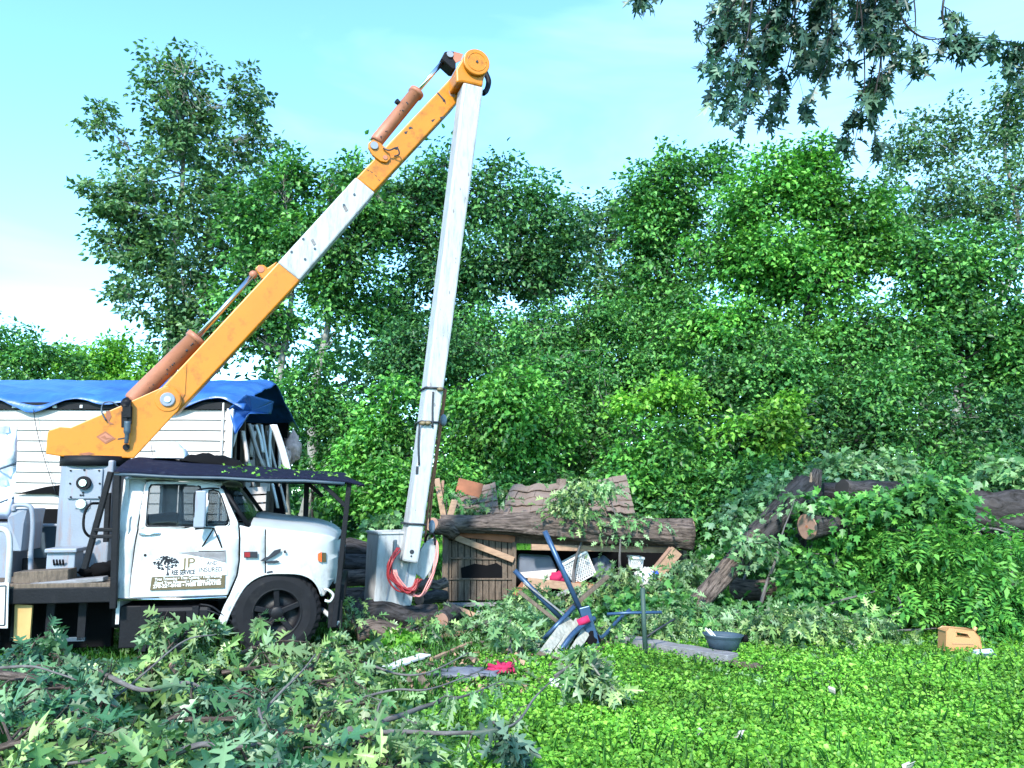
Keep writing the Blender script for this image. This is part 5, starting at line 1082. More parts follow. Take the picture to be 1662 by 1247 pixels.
MB().tube([at(1048, 1068, gy), at(1045, 1010, gy), at(1043, 955, gy)], .030, 8).build('stake_post', mat('stake_paint', (.03, .06, .05), .6), pst); MB().tube([at(985, 997, gy), at(1020, 995, gy), at(1074, 994, gy)], .020, 8).build('cross_arm', M['bluetube'], pst); MB().tube(spline([at(1048, 1035, gy), at(1070, 1020, gy), at(1095, 1005, gy + .2)]), .013, 6).build('wire', M['ink'], pst)
def beam(label, p0, p1, w_, h_, m, name='beam', zoff=.06, cat='beam', group=None):
    a = gnd(*p0); b = gnd(*p1); a.z += zoff; b.z += zoff; n = 12; q = MB(); d = (b - a).normalized(); s_ = d.cross(Vector((0, 0, 1)))
    ph = a.x * 3
    vs_ = []
    for i in range(n + 1):
        c = a.lerp(b, i / n) + Vector((0, 0, .015 * noise.noise(Vector((i * .5, ph, 0)))))
        for (x, z) in ((-1, -1), (1, -1), (1, 1), (-1, 1)): vs_.append(c + s_ * x * w_ / 2 * (1 + .06 * noise.noise(Vector((i * .9, x, ph)))) + Vector((0, 0, z * h_ / 2)))
    fs = [(0, 1, 2, 3), (4 * n + 3, 4 * n + 2, 4 * n + 1, 4 * n)] + [(4 * i + k, 4 * (i + 1) + k, 4 * (i + 1) + (k + 1) % 4, 4 * i + (k + 1) % 4) for i in range(n) for k in range(4)]
    q.add(vs_, fs); return q.build(name, M[m], None, bev=.006, label=label, cat=cat, group=group)
beam('long grey weathered beam lying in the weeds right of the blue frame', (1005, 1045), (1190, 1080), .22, .12, 'greywood')
beam('short brown plank end continuing right of the grey beam', (1185, 1082), (1238, 1090), .14, .05, 'oldwood', zoff=.04)
beam('broken grey log-like plank left of the blue frame', (845, 1020), (905, 1036), .22, .12, 'greywood', zoff=.1)
beam('white broken board lying on the grass in front of the logs', (594, 1104), (690, 1072), .16, .03, 'white', name='white_board', cat='board')
beam('thin brown stick of timber right of the white board', (700, 1078), (765, 1050), .05, .04, 'timber', name='stick', cat='stick', zoff=.05)
beam('short fresh split of wood on the grass below the shed', (706, 1040), (768, 1030), .07, .05, 'timber', name='wood_split', cat='stick', zoff=.05)
beam('long thin grey plank at the back right of the stake', (1030, 1025), (1110, 1035), .15, .05, 'greywood', zoff=.06)
g_ = gnd(815, 1098); MB().ball(g_ + Vector((.0, 0, .08)), (.13, .08, .06), 20, 14, 1.1, 4).build('pink_cloth', M['redc'], None, label='crumpled bright pink cloth on the grass near the white slat', cat='cloth')
g_ = gnd(760, 1100); MB().ball(g_ + Vector((.0, 0, .04)), (.35, .15, .06), 16, 10, .9, 3).build('torn_carton', M['tub'], None, label='flattened dark torn carton left of the pink cloth', cat='carton')
g_ = gnd(905, 1120); MB().box(g_ + Vector((0, 0, .07)), (.16, .10, .02), .5, M=Matrix.Rotation(.5, 3, 'X')).build('paper_scrap', M['white'], None, label='small white scrap below the pale planks', cat='scrap')
for k, (x, y, lb) in enumerate([(1140, 1193, 'curled pale leaf scrap in the weeds at bottom centre'), (1200, 1195, 'pale scrap right of the bottom centre one'), (1350, 1122, 'bright scrap high in the weed field'), (1475, 1245, 'pale scrap at the very bottom of the weeds')]):
    g_ = gnd(x, y, .07); q = MB(); ph = k * 3.7
    q.grid(6, 4, lambda u, v: g_ + Vector(((u - .5) * .08 * math.cos(ph) - (v - .5) * .06 * math.sin(ph), (u - .5) * .08 * math.sin(ph) + (v - .5) * .06 * math.cos(ph), .03 * math.sin(u * 5 + k) + .02 * v)))
    q.build('pale_scrap', M['siding'], None, label=lb, cat='scrap', group='pale scraps on the weeds', solid=.003)
# tipped bin
def bin_():
    g = gnd(1178, 1068); Y = g.y; th = thing('fire_bowl', 'slate blue bowl with a black handle standing on a bright blue and black base', 'bowl', g)
    c0 = at(1174, 1048, Y); c1 = at(1174, 1031, Y); q = MB()
    prof = [(.05, -.05), (.17, -.03), (.20, .06), (.235, .13), (.25, .135), (.235, .12), (.18, .04), (0.02, .0)]
    n = 28; vs_ = [c0 + Vector((r_ * math.cos(2 * math.pi * k / n), r_ * .8 * math.sin(2 * math.pi * k / n), z - .01 * math.cos(2 * math.pi * k / n))) for k in range(n) for r_, z in prof]; m_ = len(prof)
    q.add(vs_, [(k * m_ + j, ((k + 1) % n) * m_ + j, ((k + 1) % n) * m_ + j + 1, k * m_ + j + 1) for k in range(n) for j in range(m_ - 1)], True); q.build('bowl', M['bin'], th, solid=.012)
    MB().tube(spline([at(1196, 1040, Y), at(1206, 1037, Y), at(1213, 1036, Y)]), [.03] * 6 + [.045] * 7, 10).build('handle', M['dark'], th)
    MB().box(at(1172, 1059, Y), (.10, .14, .17)).build('blue_canister', M['bluep'], th, bev=.02); MB().box(at(1188, 1060, Y + .02), (.16, .16, .14)).build('base_block', M['dark'], th, bev=.03); MB().box(at(1157, 1062, Y), (.12, .16, .10)).build('base_block', M['tub'], th, bev=.03)
    MB().tube([at(1145, 1020, Y), at(1160, 1037, Y - .05)], .014, 6).build('white_stick', M['white'], None, label='short white stick propped in the slate blue bowl', cat='stick')
    MB().tube([at(1151, 1021, Y), at(1164, 1036, Y - .05)], .008, 6).build('white_stick', M['white'], None, label='thinner white stick just right of the one in the bowl', cat='stick')
bin_()
def jug():
    g = gnd(1565, 1060); Y = g.y; th = thing('jerry_can', 'square tan orange plastic jug with a handle slot standing in the weeds', 'jug', g)
    P_ = lambda x, y, o=0: at(x, y, Y) + Vector((0, o, 0))
    bm_out = [(1534, 1056), (1535, 1024), (1541, 1021), (1580, 1023), (1590, 1034), (1594, 1060)]; hole = [(1552, 1026), (1572, 1028), (1573, 1034), (1553, 1032)]
    tri = tessellate_polygon([[Vector((a, b, 0)) for a, b in l] for l in (bm_out, hole)]); fl = bm_out + hole; n = len(fl)
    q = MB(); vs_ = [P_(x, y) for x, y in fl] + [P_(x, y, .17) for x, y in fl]
    fs = [tuple(t_) for t_ in tri] + [tuple(i + n for i in t_)[::-1] for t_ in tri] + [(i, (i + 1) % 6, n + (i + 1) % 6, n + i) for i in range(6)] + [(6 + i, n + 6 + i, n + 6 + (i + 1) % 4, 6 + (i + 1) % 4) for i in range(4)]
    q.add(vs_, fs); q.build('jug_body', M['jug'], th, bev=.012)
    MB().cyl(P_(1586, 1026, .08), P_(1590, 1020, .08), .025, 14).build('cap', M['jug'], th, bev=.004)
    MB().bar(P_(1545, 1045, -.004), P_(1580, 1046, -.004), .006, .004).build('moulded_line', M['cut'], th)
    g2 = gnd(1597, 1068); MB().cyl(g2 + Vector((-.12, 0, .05)), g2 + Vector((.12, .04, .06)), .045, 16).build('grey_bottle', M['glassplastic'], None, bev=.01, label='grey crumpled bottle lying just right of the tan jug', cat='bottle')
    MB().cyl(g2 + Vector((-.10, -.1, .04)), g2 + Vector((.10, -.08, .04)), .03, 16).build('grey_bottle', M['bin'], None, bev=.01, label='darker grey pipe end in front of the crumpled bottle', cat='pipe')
jug()
# ---------------------------------------------------------------- fallen trunks on the right
lg('grey weathered lower half of the leaning trunk, rising from the leaves on the ground', (1108, 1005), (1228, 866), 12.3, 12.9, .14, .165, name='leaning_branch', cat='tree trunk', n=44, cuts=(0, 0), m='bark', bow=.02)
lg('thick dark upper half of the leaning trunk with a torn top', (1212, 884), (1312, 790), 12.85, 13.3, .18, .225, name='leaning_log', cat='tree trunk', n=44, cuts=(0, 0), m='bark_dark', ridge=.16, bow=.02)
st = thing('broken_stub', 'jagged splintered stub with orange torn wood on top of the leaning trunk', 'tree stub', at(1312, 800, 13.3))
MB().tube([at(1314, 804, 13.3), at(1322, 782, 13.3), at(1327, 762, 13.3)], [.15, .11, .07], 18, ridge=.2).build('bark', M['bark'], st)
MB().prism([at(1300, 803, 13.1), at(1312, 786, 13.1), at(1318, 766, 13.1), at(1319, 786, 13.1), at(1313, 800, 13.1)], (0, .08, 0)).build('torn_wood', M['timber'], st, bev=.01); MB().prism([at(1292, 800, 13.1), at(1304, 792, 13.1), at(1308, 800, 13.1)], (0, .08, 0)).build('torn_wood', M['cut'], st, bev=.01)
lg('sawn log whose pinkish round cut end faces the camera under the torn stub', (1309, 855), (1385, 848), 12.5, 12.8, .21, .2, name='sawn_log', n=36, m='bark_dark')
lg('long dark fallen trunk running from the torn stub to the right edge', (1335, 800), (1740, 850), 13.9, 13.0, .18, .44, name='fallen_log', cat='tree trunk', n=60, m='bark_dark', ridge=.22, cuts=(0, 0), bow=.05)
lg('short dark log with a weathered grey end lying on the long trunk', (1366, 792), (1440, 806), 13.2, 13.5, .14, .2, name='short_log', n=36, m='bark_dark', cuts=(0, 0))
lg('reddish brown log lying on the ground right of the grey leaning branch', (1185, 955), (1258, 960), 13.6, 13.5, .17, .16, name='short_log', n=32)
for k, (pp, lb) in enumerate([([(1575, 900, 12.9), (1582, 866, 12.8), (1610, 858, 12.8), (1650, 870, 12.8), (1670, 880, 12.8)], 'arching bare grey root in front of the huge trunk'), ([(1580, 850, 12.9), (1600, 880, 12.8), (1625, 905, 12.8)], 'straight bare twig crossing the arching root'), ([(1300, 1010, 11.8), (1350, 980, 11.8), (1420, 960, 11.8)], 'thin bare twig in the brush left of the jug'), ([(1330, 1030, 11.6), (1440, 1025, 11.6), (1520, 1020, 11.6)], 'dark bare twig lying low in the brush above the weeds'), ([(1440, 1010, 11.8), (1462, 985, 11.8), (1455, 965, 11.8)], 'curled grey tendril in the brush'), ([(1300, 1160, 8.6), (1335, 1150, 8.7), (1360, 1140, 8.9)], 'thin twig lying on the weed field')]):
    MB().tube(spline([at(*p) for p in pp], 5), [.026 * (1 - .6 * i / (5 * (len(pp) - 1))) for i in range(5 * (len(pp) - 1) + 1)], 7, amp=.2).build('bare_twig', M['twig'], None, label=lb, cat='twig', group='bare twigs in the brush')
# ---------------------------------------------------------------- cloths on canopy, deck loose items, sign
tc_ = TF.P(275, 750, .9); MB().grid(16, 8, lambda u, v: TF.W(TF.S(250, 750, .8)[0] + .42 * u, .6 + .5 * v, TF.S(275, 752, .8)[1] + .06 + .20 * math.sin(u * math.pi) ** .6 * math.sin(v * math.pi) ** .6 * (1 + .5 * noise.noise(Vector((u * 5, v * 5, 0)))))).build('clear_bag', M['glassplastic'], None, label='crumpled clear plastic bag lying on the canopy roof', cat='bag', solid=.004)
MB().grid(24, 8, lambda u, v: TF.W(TF.S(298, 750, .8)[0] + .95 * u, .55 + .5 * v, TF.S(298, 752, .8)[1] + .03 - .13 * u + .17 * math.sin(min(1, u * 1.05) * math.pi) ** .7 * math.sin(v * math.pi) ** .5 * (1.0 - .5 * u + .6 * noise.noise(Vector((u * 6, v * 4, 4)))))).build('black_tarp_bundle', M['dark'], None, label='black folded tarp lying on the canopy beside the clear bag', cat='tarp', solid=.01)
def db(label, p0, p1, off, w_, h_, m='oldwood', cat='wood block'):
    a = TF.P(*p0, off); b = TF.P(*p1, off); MB().bar(a, b, w_, h_, up=(0, 0, 1)).build('wood_block', M[m], None, bev=.01, label=label, cat=cat, group='timber blocks on the truck deck')
db('thick brown block at the back left of the truck deck', (30, 937), (118, 932), .15, .3, .14); db('flat plank slanting to the right on the truck deck', (50, 950), (172, 939), .0, .2, .05, 'greywood'); db('splintered strip along the front edge of the truck deck', (22, 951), (170, 949), -.06, .1, .03, 'greywood')
MB().prism([TF.P(24, 981, -.06), TF.P(52, 983, -.06), TF.P(48, 1040, -.06), TF.P(22, 1040, -.06)], TF.n * .04).build('yellow_board', mat('plywood', (.42, .27, .10), .7, var=.2), None, label='short yellowish board leaning under the truck deck', cat='board')
sg = thing('white_sign', 'white sign board with a thin dark border at the bottom left edge', 'sign', TF.P(-5, 1040, -.2)); MB().prism([TF.P(-45, 948, -.2), TF.P(14, 946, -.2), TF.P(12, 1020, -.2), TF.P(-45, 1020, -.2)], TF.n * .02).build('sign_board', M['white'], sg, bev=.003)
q = MB()
for a, b in [((-40, 953), (9.5, 951)), ((9.5, 951), (7.5, 1015)), ((7.5, 1015), (-40, 1015))]: q.bar(TF.P(*a, -.205), TF.P(*b, -.205), .015, .004, up=TF.n)
q.build('sign_border', M['ink'], sg); MB().bar(TF.P(-5, 1020, -.19), TF.P(-5, 1070, -.19), .04, .04).build('sign_leg', M['grey_paint'], sg)
# ---------------------------------------------------------------- fallen foliage
def FR():
    V = []; Fc = []; n = 5
    for i in range(n):
        y = .18 + .16 * i; s_ = .30 * (1 - .10 * i)
        for sd in (-1, 1):
            b = len(V); V += [(0, y, -.25 * y * y), (sd * s_ * .45, y + .02, .02 - .25 * y * y), (sd * s_, y + .10, -.04 - .3 * y * y), (sd * s_ * .5, y + .13, -.25 * y * y)]; Fc.append([b, b + 1, b + 2, b + 3] if sd > 0 else [b + 3, b + 2, b + 1, b])
    b = len(V); V += [(0, .9, -.2), (.07, 1.02, -.26), (0, 1.2, -.4), (-.07, 1.02, -.26)]; Fc.append([b, b + 1, b + 2, b + 3])
    return (np.array(V, float), Fc)
FROND = [FR()]
GF = 'fallen leafy boughs heaped over the wreckage'
def fallen(label, bl, Y, m, seed, ncl, per=40, ls=.15, tm=None, cr=.34, bpx=None, droop=.4, twigs=True, minz=.05):
    kk = .78 if tm is FROND else .62; bl = [(b[0], b[1], b[2] * kk, b[3] * kk) for b in bl]; ncl = int(ncl * (.5 if tm is FROND else .72))
    return tree('leafy_bough', label, bl, Y, bpx or bl[0][0], m, seed, ncl, per, cr, ls, 'twig', .035, 'fallen bough', GF, tm or MAPLE, limbs=7, parts=('stem', 'leaves'), twigs=twigs, minz=minz, droop=droop, sub=6)
fallen('pale leafed bough spread over the torn stub and horizontal log', [(1370, 755, 65, 20), (1440, 765, 45, 20), (1275, 785, 25, 18), (1480, 780, 40, 20)], 14.6, 'lf_pale', 101, 120, 26, .15)
fallen('vine-like pale leaves climbing the grey leaning branch', [(1185, 838, 26, 14), (1235, 795, 26, 12), (1262, 780, 20, 12)], 13.5, 'lf_pale', 102, 30, 24, .12)
fallen('bright green leaves hanging in front of the pinkish sawn end', [(1365, 850, 40, 22), (1345, 890, 35, 22), (1390, 880, 45, 30), (1335, 825, 14, 10)], 12.9, 'lf_bright', 103, 60, 26, .14)
fallen('large feathery bough left half of the bright mass at right', [(1440, 880, 60, 50), (1470, 930, 60, 45), (1400, 940, 60, 40), (1440, 850, 50, 25)], 12.5, 'lf_bright', 104, 120, 12, .40, FROND, .42)
fallen('large feathery bough at the middle of the bright mass at right', [(1540, 920, 60, 50), (1560, 880, 50, 30), (1510, 970, 55, 35), (1520, 860, 35, 25)], 12.2, 'lf_bright', 105, 120, 12, .40, FROND, .42)
fallen('feathery yellow-green bough at the right edge above the jug', [(1630, 940, 50, 50), (1660, 990, 45, 45), (1600, 990, 40, 25), (1640, 880, 40, 20)], 11.6, 'lf_bright', 106, 110, 12, .38, FROND, .42)
fallen('round-leaved pale sapling sticking up at the right edge', [(1630, 760, 35, 22), (1600, 785, 28, 16), (1655, 790, 20, 25)], 14.4, 'lf_pale', 107, 40, 22, .17)
fallen('leaves covering the middle of the long dark fallen trunk', [(1480, 810, 50, 24), (1540, 815, 40, 22), (1430, 825, 40, 18), (1510, 790, 40, 16)], 12.6, 'lf_mid', 123, 80, 26, .14)
fallen('few vine leaves on the middle of the leaning trunk', [(1215, 860, 30, 30), (1240, 890, 20, 22), (1290, 815, 20, 14)], 12.4, 'lf_pale', 124, 20, 22, .12)
fallen('green leaves around the sawn pinkish end', [(1345, 815, 30, 14), (1300, 885, 30, 20), (1385, 815, 30, 14)], 12.7, 'lf_bright', 125, 30, 22, .13)
fallen('low green heap under the feathery boughs', [(1340, 950, 60, 24), (1310, 925, 30, 22), (1290, 970, 45, 18), (1380, 980, 60, 25), (1440, 990, 60, 20)], 12.2, 'lf_mid', 108, 110, 30, .13)
fallen('blue-green heap right of the slate bowl', [(1270, 1010, 50, 28), (1330, 1020, 55, 25), (1250, 1040, 40, 20), (1400, 1015, 50, 20)], 11.2, 'lf_oak', 109, 100, 26, .16, OAK)
fallen('pale oak bough above the slate bowl', [(1105, 990, 40, 20), (1150, 1008, 45, 18), (1090, 1015, 35, 16), (1190, 1000, 35, 16)], 11.9, 'lf_pale', 110, 62, 24, .17, OAK)
fallen('pale oak leaves right of the leaning shed timber', [(1112, 930, 22, 12), (1130, 908, 18, 8), (1095, 950, 18, 10)], 13.4, 'lf_pale', 111, 22, 24, .17, OAK)
fallen('leaves tumbled in front of the shed opening', [(1000, 960, 45, 18), (960, 965, 35, 15), (1040, 975, 35, 16), (870, 970, 25, 14), (1005, 930, 20, 22)], 13.2, 'lf_oak', 112, 70, 22, .15, OAK)
fallen('low pale leaves on the grass left of the blue frame', [(800, 1005, 45, 14), (860, 1000, 35, 18), (740, 1020, 40, 12), (820, 1030, 40, 14)], 11.8, 'lf_pale', 113, 80, 16, .15, OAK)
fallen('drooping sprig of big pale leaves at the left side of the planks', [(828, 1012, 12, 16), (862, 1070, 14, 30), (850, 1045, 10, 16)], 10.2, 'lf_pale', 114, 14, 14, .2, OAK, .16)
fallen('leafy branch lying on the middle of the shed roof', [(925, 805, 36, 22), (950, 790, 30, 15), (935, 832, 38, 14), (900, 820, 20, 15)], 14.0, 'lf_oak', 115, 42, 26, .14, OAK, .3)
fallen('small sprig on the left roof slab of the shed', [(800, 797, 18, 8), (768, 828, 13, 11)], 14.8, 'lf_oak', 116, 12, 20, .14, OAK, .25)
fallen('small sprig at the right roof slab of the shed', [(1020, 845, 30, 14), (1000, 860, 25, 10), (1060, 845, 20, 10), (985, 790, 18, 18)], 13.9, 'lf_pale', 117, 26, 20, .14, OAK, .25)
fallen('sprig of leaves at the left end of the shed beside the boom', [(725, 800, 14, 12), (700, 840, 12, 14)], 14.6, 'lf_mid', 118, 14, 20, .14, OAK, .22)
fallen('wilted light sprig leaning on the brown log before the bucket', [(650, 1030, 18, 16), (640, 1045, 22, 12)], 10.7, 'lf_yellow', 119, 16, 20, .12, MAPLE, .2)
fallen('few torn leaves caught on the logs under the bucket', [(600, 1010, 30, 14), (690, 1015, 30, 12), (560, 985, 16, 16)], 11.0, 'lf_oak', 126, 26, 12, .14, OAK, .25)
fallen('low leaves behind the log pile left of the bucket', [(640, 850, 25, 12), (610, 850, 20, 8)], 15.5, 'lf_pale', 120, 20, 20, .14, MAPLE, .22)
fallen('ragged weeds and leaves round the foot of the stake', [(1080, 1020, 45, 14), (1130, 1030, 40, 12), (1060, 1000, 25, 12)], 11.3, 'lf_oak', 121, 50, 20, .15, OAK, .28)
fallen('heap of dull leaves between shed and grey leaning branch', [(1110, 975, 30, 10), (1160, 975, 25, 10), (1100, 990, 35, 10)], 12.8, 'lf_mid', 122, 36, 24, .14, MAPLE, .3)
# ---------------------------------------------------------------- oak branches
def whorls(rng, tips, dirs, per, ls, droop=.7, spread=1.0):
    n = len(tips) * per; ci = np.repeat(np.arange(len(tips)), per)
    back = rng.random(n) ** 1.5 * .16
    P = tips[ci] - dirs[ci] * back[:, None] + rng.normal(size=(n, 3)) * .012
    A = dirs[ci] * .6 + rng.normal(size=(n, 3)) * .75 * spread; A[:, 2] -= droop
    Nn = rng.normal(size=(n, 3)) * .6 + np.array([0, -.25, 1])
    return P, A, Nn, ls * (.6 + .65 * rng.random(n))
def oak_branch(label, paths, r0, seed, side=10, per=7, ls=.17, m='lf_oak', name='oak_branch', spread=.5, cat='fallen branch', group='cut oak branches heaped in the foreground', up=.05, droop=.8, bark='bark', subt=3, th=None, cut=None, tlen=(.14, .40), zmin=.05):
    rng = np.random.default_rng(seed); random.seed(seed)
    P0 = [[at(*p) for p in path] for path in paths]
    if th is None:
        b = P0[0][0]; th = thing(name, label, cat, (b.x, b.y, 0 if b.z < 2 else b.z), group)
    mb = MB(); tips = []; dirs = []
    for pi, pp in enumerate(P0):
        sp_ = spline(pp, 7); r1 = r0 if pi == 0 else r0 * .7
        rad = [max(.004, r1 * (1 - .85 * i / (len(sp_) - 1))) for i in range(len(sp_))]; mb.tube(sp_, rad, 9, amp=.25, fq=2)
        for k in range(side):
            i = int((.15 + .85 * (k + rng.random()) / side) * (len(sp_) - 2)); a = sp_[i]; t_ = (sp_[i + 1] - sp_[i]).normalized()
            d = Vector(rng.normal(size=3)) * .8 + t_ * .7 + Vector((0, 0, up)); d.normalize(); L = rng.uniform(*tlen); dz = Vector((0, 0, -droop * .35))
            b1 = a + d * L * .5; b2 = a + d * L + dz * L; r2 = min(rad[i] * .6, .012)
            for p_ in (b1, b2):
                if p_.z < zmin: p_.z = zmin + .05 * rng.random()
            mb.tube([a, b1, b2], [r2, r2 * .7, .003], 5, cap=False); tips.append(b2); dirs.append((b2 - b1).normalized())
            for j in range(subt):
                q0 = a.lerp(b2, rng.uniform(.3, .9)); dd = (d + Vector(rng.normal(size=3)) * .7).normalized(); q1 = q0 + dd * L * .5 + dz * L * .3
                if q1.z < zmin: q1.z = zmin + .05 * rng.random()
                mb.tube([q0, q1], [.005, .002], 4, cap=False); tips.append(q1); dirs.append(dd)
        tips.append(sp_[-1]); dirs.append((sp_[-1] - sp_[-2]).normalized())
    mb.build('branch', M[bark], th)
    if cut:
        p, d = P0[0][0], (P0[0][0] - P0[0][1]).normalized(); MB().tube([p - d * .005, p + d * .012], r0 * 1.02, 16).build('cut_end', M['cut'], th)
    P, A, Nn, S = whorls(rng, np.array([tuple(x) for x in tips]), np.array([tuple(x) for x in dirs]), per, ls, droop)
    P[:, 2] = np.where((P[:, 2] < zmin) & (P[:, 2] > -3), zmin + .05 * rng.random(len(P)), P[:, 2])
    leafmesh('leaves', M[m], P, A, Nn, S, OAK, parent=th)
    return th
OB = [
 ('topmost fresh oak bough heaped against the front wheel', [[(330, 1120, 7.2), (380, 1075, 7.4), (440, 1050, 7.6), (500, 1050, 7.7)], [(360, 1100, 7.0), (430, 1090, 7.1), (520, 1080, 7.3)]], .03, 16),
 ('oak bough below the front bumper with pointed leaves', [[(470, 1130, 6.9), (520, 1080, 7.2), (560, 1065, 7.3), (590, 1085, 7.2)], [(500, 1120, 6.7), (560, 1110, 6.8), (600, 1130, 6.7)]], .025, 14),
 ('dark oak bough at the left edge under the white sign', [[(-40, 1110, 6.9), (30, 1065, 7.2), (70, 1050, 7.3), (110, 1075, 7.2)], [(-20, 1120, 6.8), (60, 1100, 6.9), (110, 1120, 6.8)]], .03, 16),
 ('oak bough lying below the flatbed with a grey arched stem', [[(165, 1140, 6.7), (200, 1120, 6.8), (245, 1088, 7.0), (300, 1038, 7.3), (352, 1028, 7.4)], [(140, 1110, 6.9), (200, 1085, 7.1), (240, 1080, 7.1)]], .022, 11),
 ('oak bough with a sawn pale stub pointing up left', [[(284, 1071, 6.9), (300, 1095, 6.8), (318, 1125, 6.7), (360, 1150, 6.5), (430, 1150, 6.4)]], .045, 14),
 ('oak bough in the middle of the heap with blue-green leaves', [[(260, 1170, 6.0), (330, 1140, 6.2), (400, 1120, 6.3), (470, 1130, 6.3)], [(300, 1160, 5.9), (380, 1160, 5.9), (450, 1170, 5.8)]], .03, 18),
 ('oak bough right of centre of the heap spreading over the grass', [[(420, 1190, 5.9), (480, 1150, 6.1), (540, 1135, 6.3), (600, 1150, 6.3)], [(460, 1180, 5.8), (540, 1180, 5.8), (610, 1180, 5.9)]], .028, 18),
 ('dark branch at left edge with a thick stem across the heap', [[(-40, 1085, 6.3), (60, 1095, 6.2), (130, 1120, 6.1), (190, 1140, 6.0)], [(-20, 1150, 5.8), (60, 1150, 5.8), (130, 1170, 5.7)]], .04, 18),
 ('oak bough filling the lower left corner', [[(-60, 1230, 5.1), (20, 1200, 5.2), (100, 1190, 5.2), (170, 1200, 5.2)], [(-40, 1260, 4.8), (40, 1250, 4.9), (120, 1240, 4.9)]], .03, 20),
 ('oak bough low in the heap left of the bare grey stem', [[(130, 1250, 4.9), (200, 1210, 5.1), (260, 1195, 5.2), (320, 1200, 5.2)], [(180, 1270, 4.7), (240, 1250, 4.8), (310, 1245, 4.8)]], .03, 20),
 ('oak bough at bottom centre with a bare grey stem showing', [[(290, 1225, 5.0), (350, 1215, 5.05), (430, 1220, 5.0), (500, 1200, 5.2)], [(360, 1250, 4.8), (430, 1240, 4.9), (520, 1240, 4.9)]], .045, 20),
 ('oak bough at bottom right end of the heap', [[(470, 1240, 5.0), (530, 1215, 5.2), (590, 1200, 5.3), (640, 1220, 5.2)], [(500, 1260, 4.8), (570, 1250, 4.9), (640, 1250, 4.9)]], .028, 18)]
for i, (lb, pp, r0, side) in enumerate(OB):
    pp = [[(x, y + (-8 if i in (0, 1, 3) else 8), Y) for x, y, Y in p] for p in pp]
    oak_branch(lb, pp, r0, 200 + i, side, 5, .185, m='lf_oak_teal' if i in (2, 5, 7, 10) else 'lf_oak', cut=(i == 4), droop=1.0)
oak_branch('long bare branch reaching right over the grass from the heap', [[(560, 1188, 5.6), (640, 1165, 6.0), (700, 1143, 6.4), (760, 1128, 6.8), (815, 1105, 7.3)], [(560, 1190, 5.6), (650, 1188, 5.7), (740, 1190, 5.8), (830, 1178, 6.1), (870, 1130, 6.9), (905, 1098, 7.6), (940, 1078, 8.1)]], .026, 230, 4, 5, .15, m='lf_pale', bark='twig', subt=1)
oak_branch('drooping pale leaf spray hanging off the long bare branch', [[(655, 1165, 5.9), (668, 1180, 5.8), (672, 1195, 5.7)], [(660, 1168, 5.8), (690, 1185, 5.8), (688, 1200, 5.7)]], .012, 231, 4, 6, .19, m='lf_pale', bark='twig', subt=1, tlen=(.05, .15), droop=1.2)
oak_branch('dark spray of leaves hanging at the tip of the branch near bottom centre', [[(800, 1172, 5.9), (820, 1185, 5.8), (828, 1200, 5.7)]], .012, 232, 4, 5, .19, m='lf_hang', bark='twig', subt=1, tlen=(.05, .12), droop=1.4)
oak_branch('hanging oak spray in front of the planks below the blue frame', [[(900, 1098, 7.6), (940, 1072, 7.8), (970, 1070, 7.8), (985, 1085, 7.8)], [(955, 1072, 7.8), (980, 1100, 7.7), (990, 1115, 7.7)]], .014, 233, 6, 7, .19, m='lf_oak', bark='twig', subt=2, tlen=(.08, .2), droop=1.2)
# overhanging oak: trunk stands outside the picture on the right
def overhang():
    th = thing('overhanging_oak', 'dark oak bough with lobed leaves hanging into the top right corner', 'tree', (9.5, 8.5, 0))
    tr_ = [Vector((9.5, 8.5, -.1)), Vector((9.4, 8.5, 2.5)), Vector((9.6, 8.4, 5)), Vector((9.2, 8.3, 8.5)), Vector((9.0, 8.2, 11))]
    top = at(1400, -330, 8.6)
    MB().tube(spline(tr_, 5), list(np.linspace(.45, .2, 21)), 20, ridge=.15).tube(spline([tr_[3], Vector((8.0, 8.5, 9.2)), at(1600, -260, 8.6), top, at(1250, -300, 8.8)], 5), list(np.linspace(.16, .03, 21)), 12, ridge=.1).build('trunk', M['bark'], th)
    paths = []; rnd = random.Random(8)
    ends = [(1125, 60), (1135, 120), (1160, 175), (1200, 215), (1170, 20), (1240, 200), (1230, 140), (1260, 60), (1320, 160), (1390, 200), (1385, 255), (1300, 70), (1210, 80), (1360, 90), (1430, 60), (1470, 100), (1440, 150), (1330, 20), (1400, 20), (1190, 130), (1270, 180), (1300, 120), (1150, 90), (1180, 200), (1250, 30), (1390, 60)]
    for (x, y) in ends:
        Y = 8.2 + rnd.uniform(-.7, .9); sx = 1380 + (x - 1300) * .5 + rnd.uniform(-30, 30)
        y -= 10; paths.append([(sx, -280, 8.6), (sx * .55 + x * .45, -120 + y * .2, Y), (sx * .25 + x * .75 + 15, y * .6 - 20, Y), (x, y, Y)])
    for (pts) in [[(1560, -100, 8), (1530, 10, 8), (1545, 55, 8), (1600, 62, 8), (1650, 70, 8)], [(1450, -80, 8), (1460, 20, 8), (1500, 62, 8), (1560, 60, 8), (1600, 80, 8)], [(1700, -60, 8), (1690, 40, 8), (1665, 75, 8), (1650, 85, 8)], [(1100, -120, 8.5), (1060, -60, 8.5), (1035, -8, 8.5)], [(1420, 20, 8), (1430, 90, 8), (1420, 160, 8), (1427, 200, 8)]]: paths.append(pts)
    oak_branch('', paths, .022, 300, 5, 7, .17, m='lf_hang', bark='bark_dark', subt=2, th=th, up=-.1, droop=.8, tlen=(.12, .34), zmin=-9)
overhang()

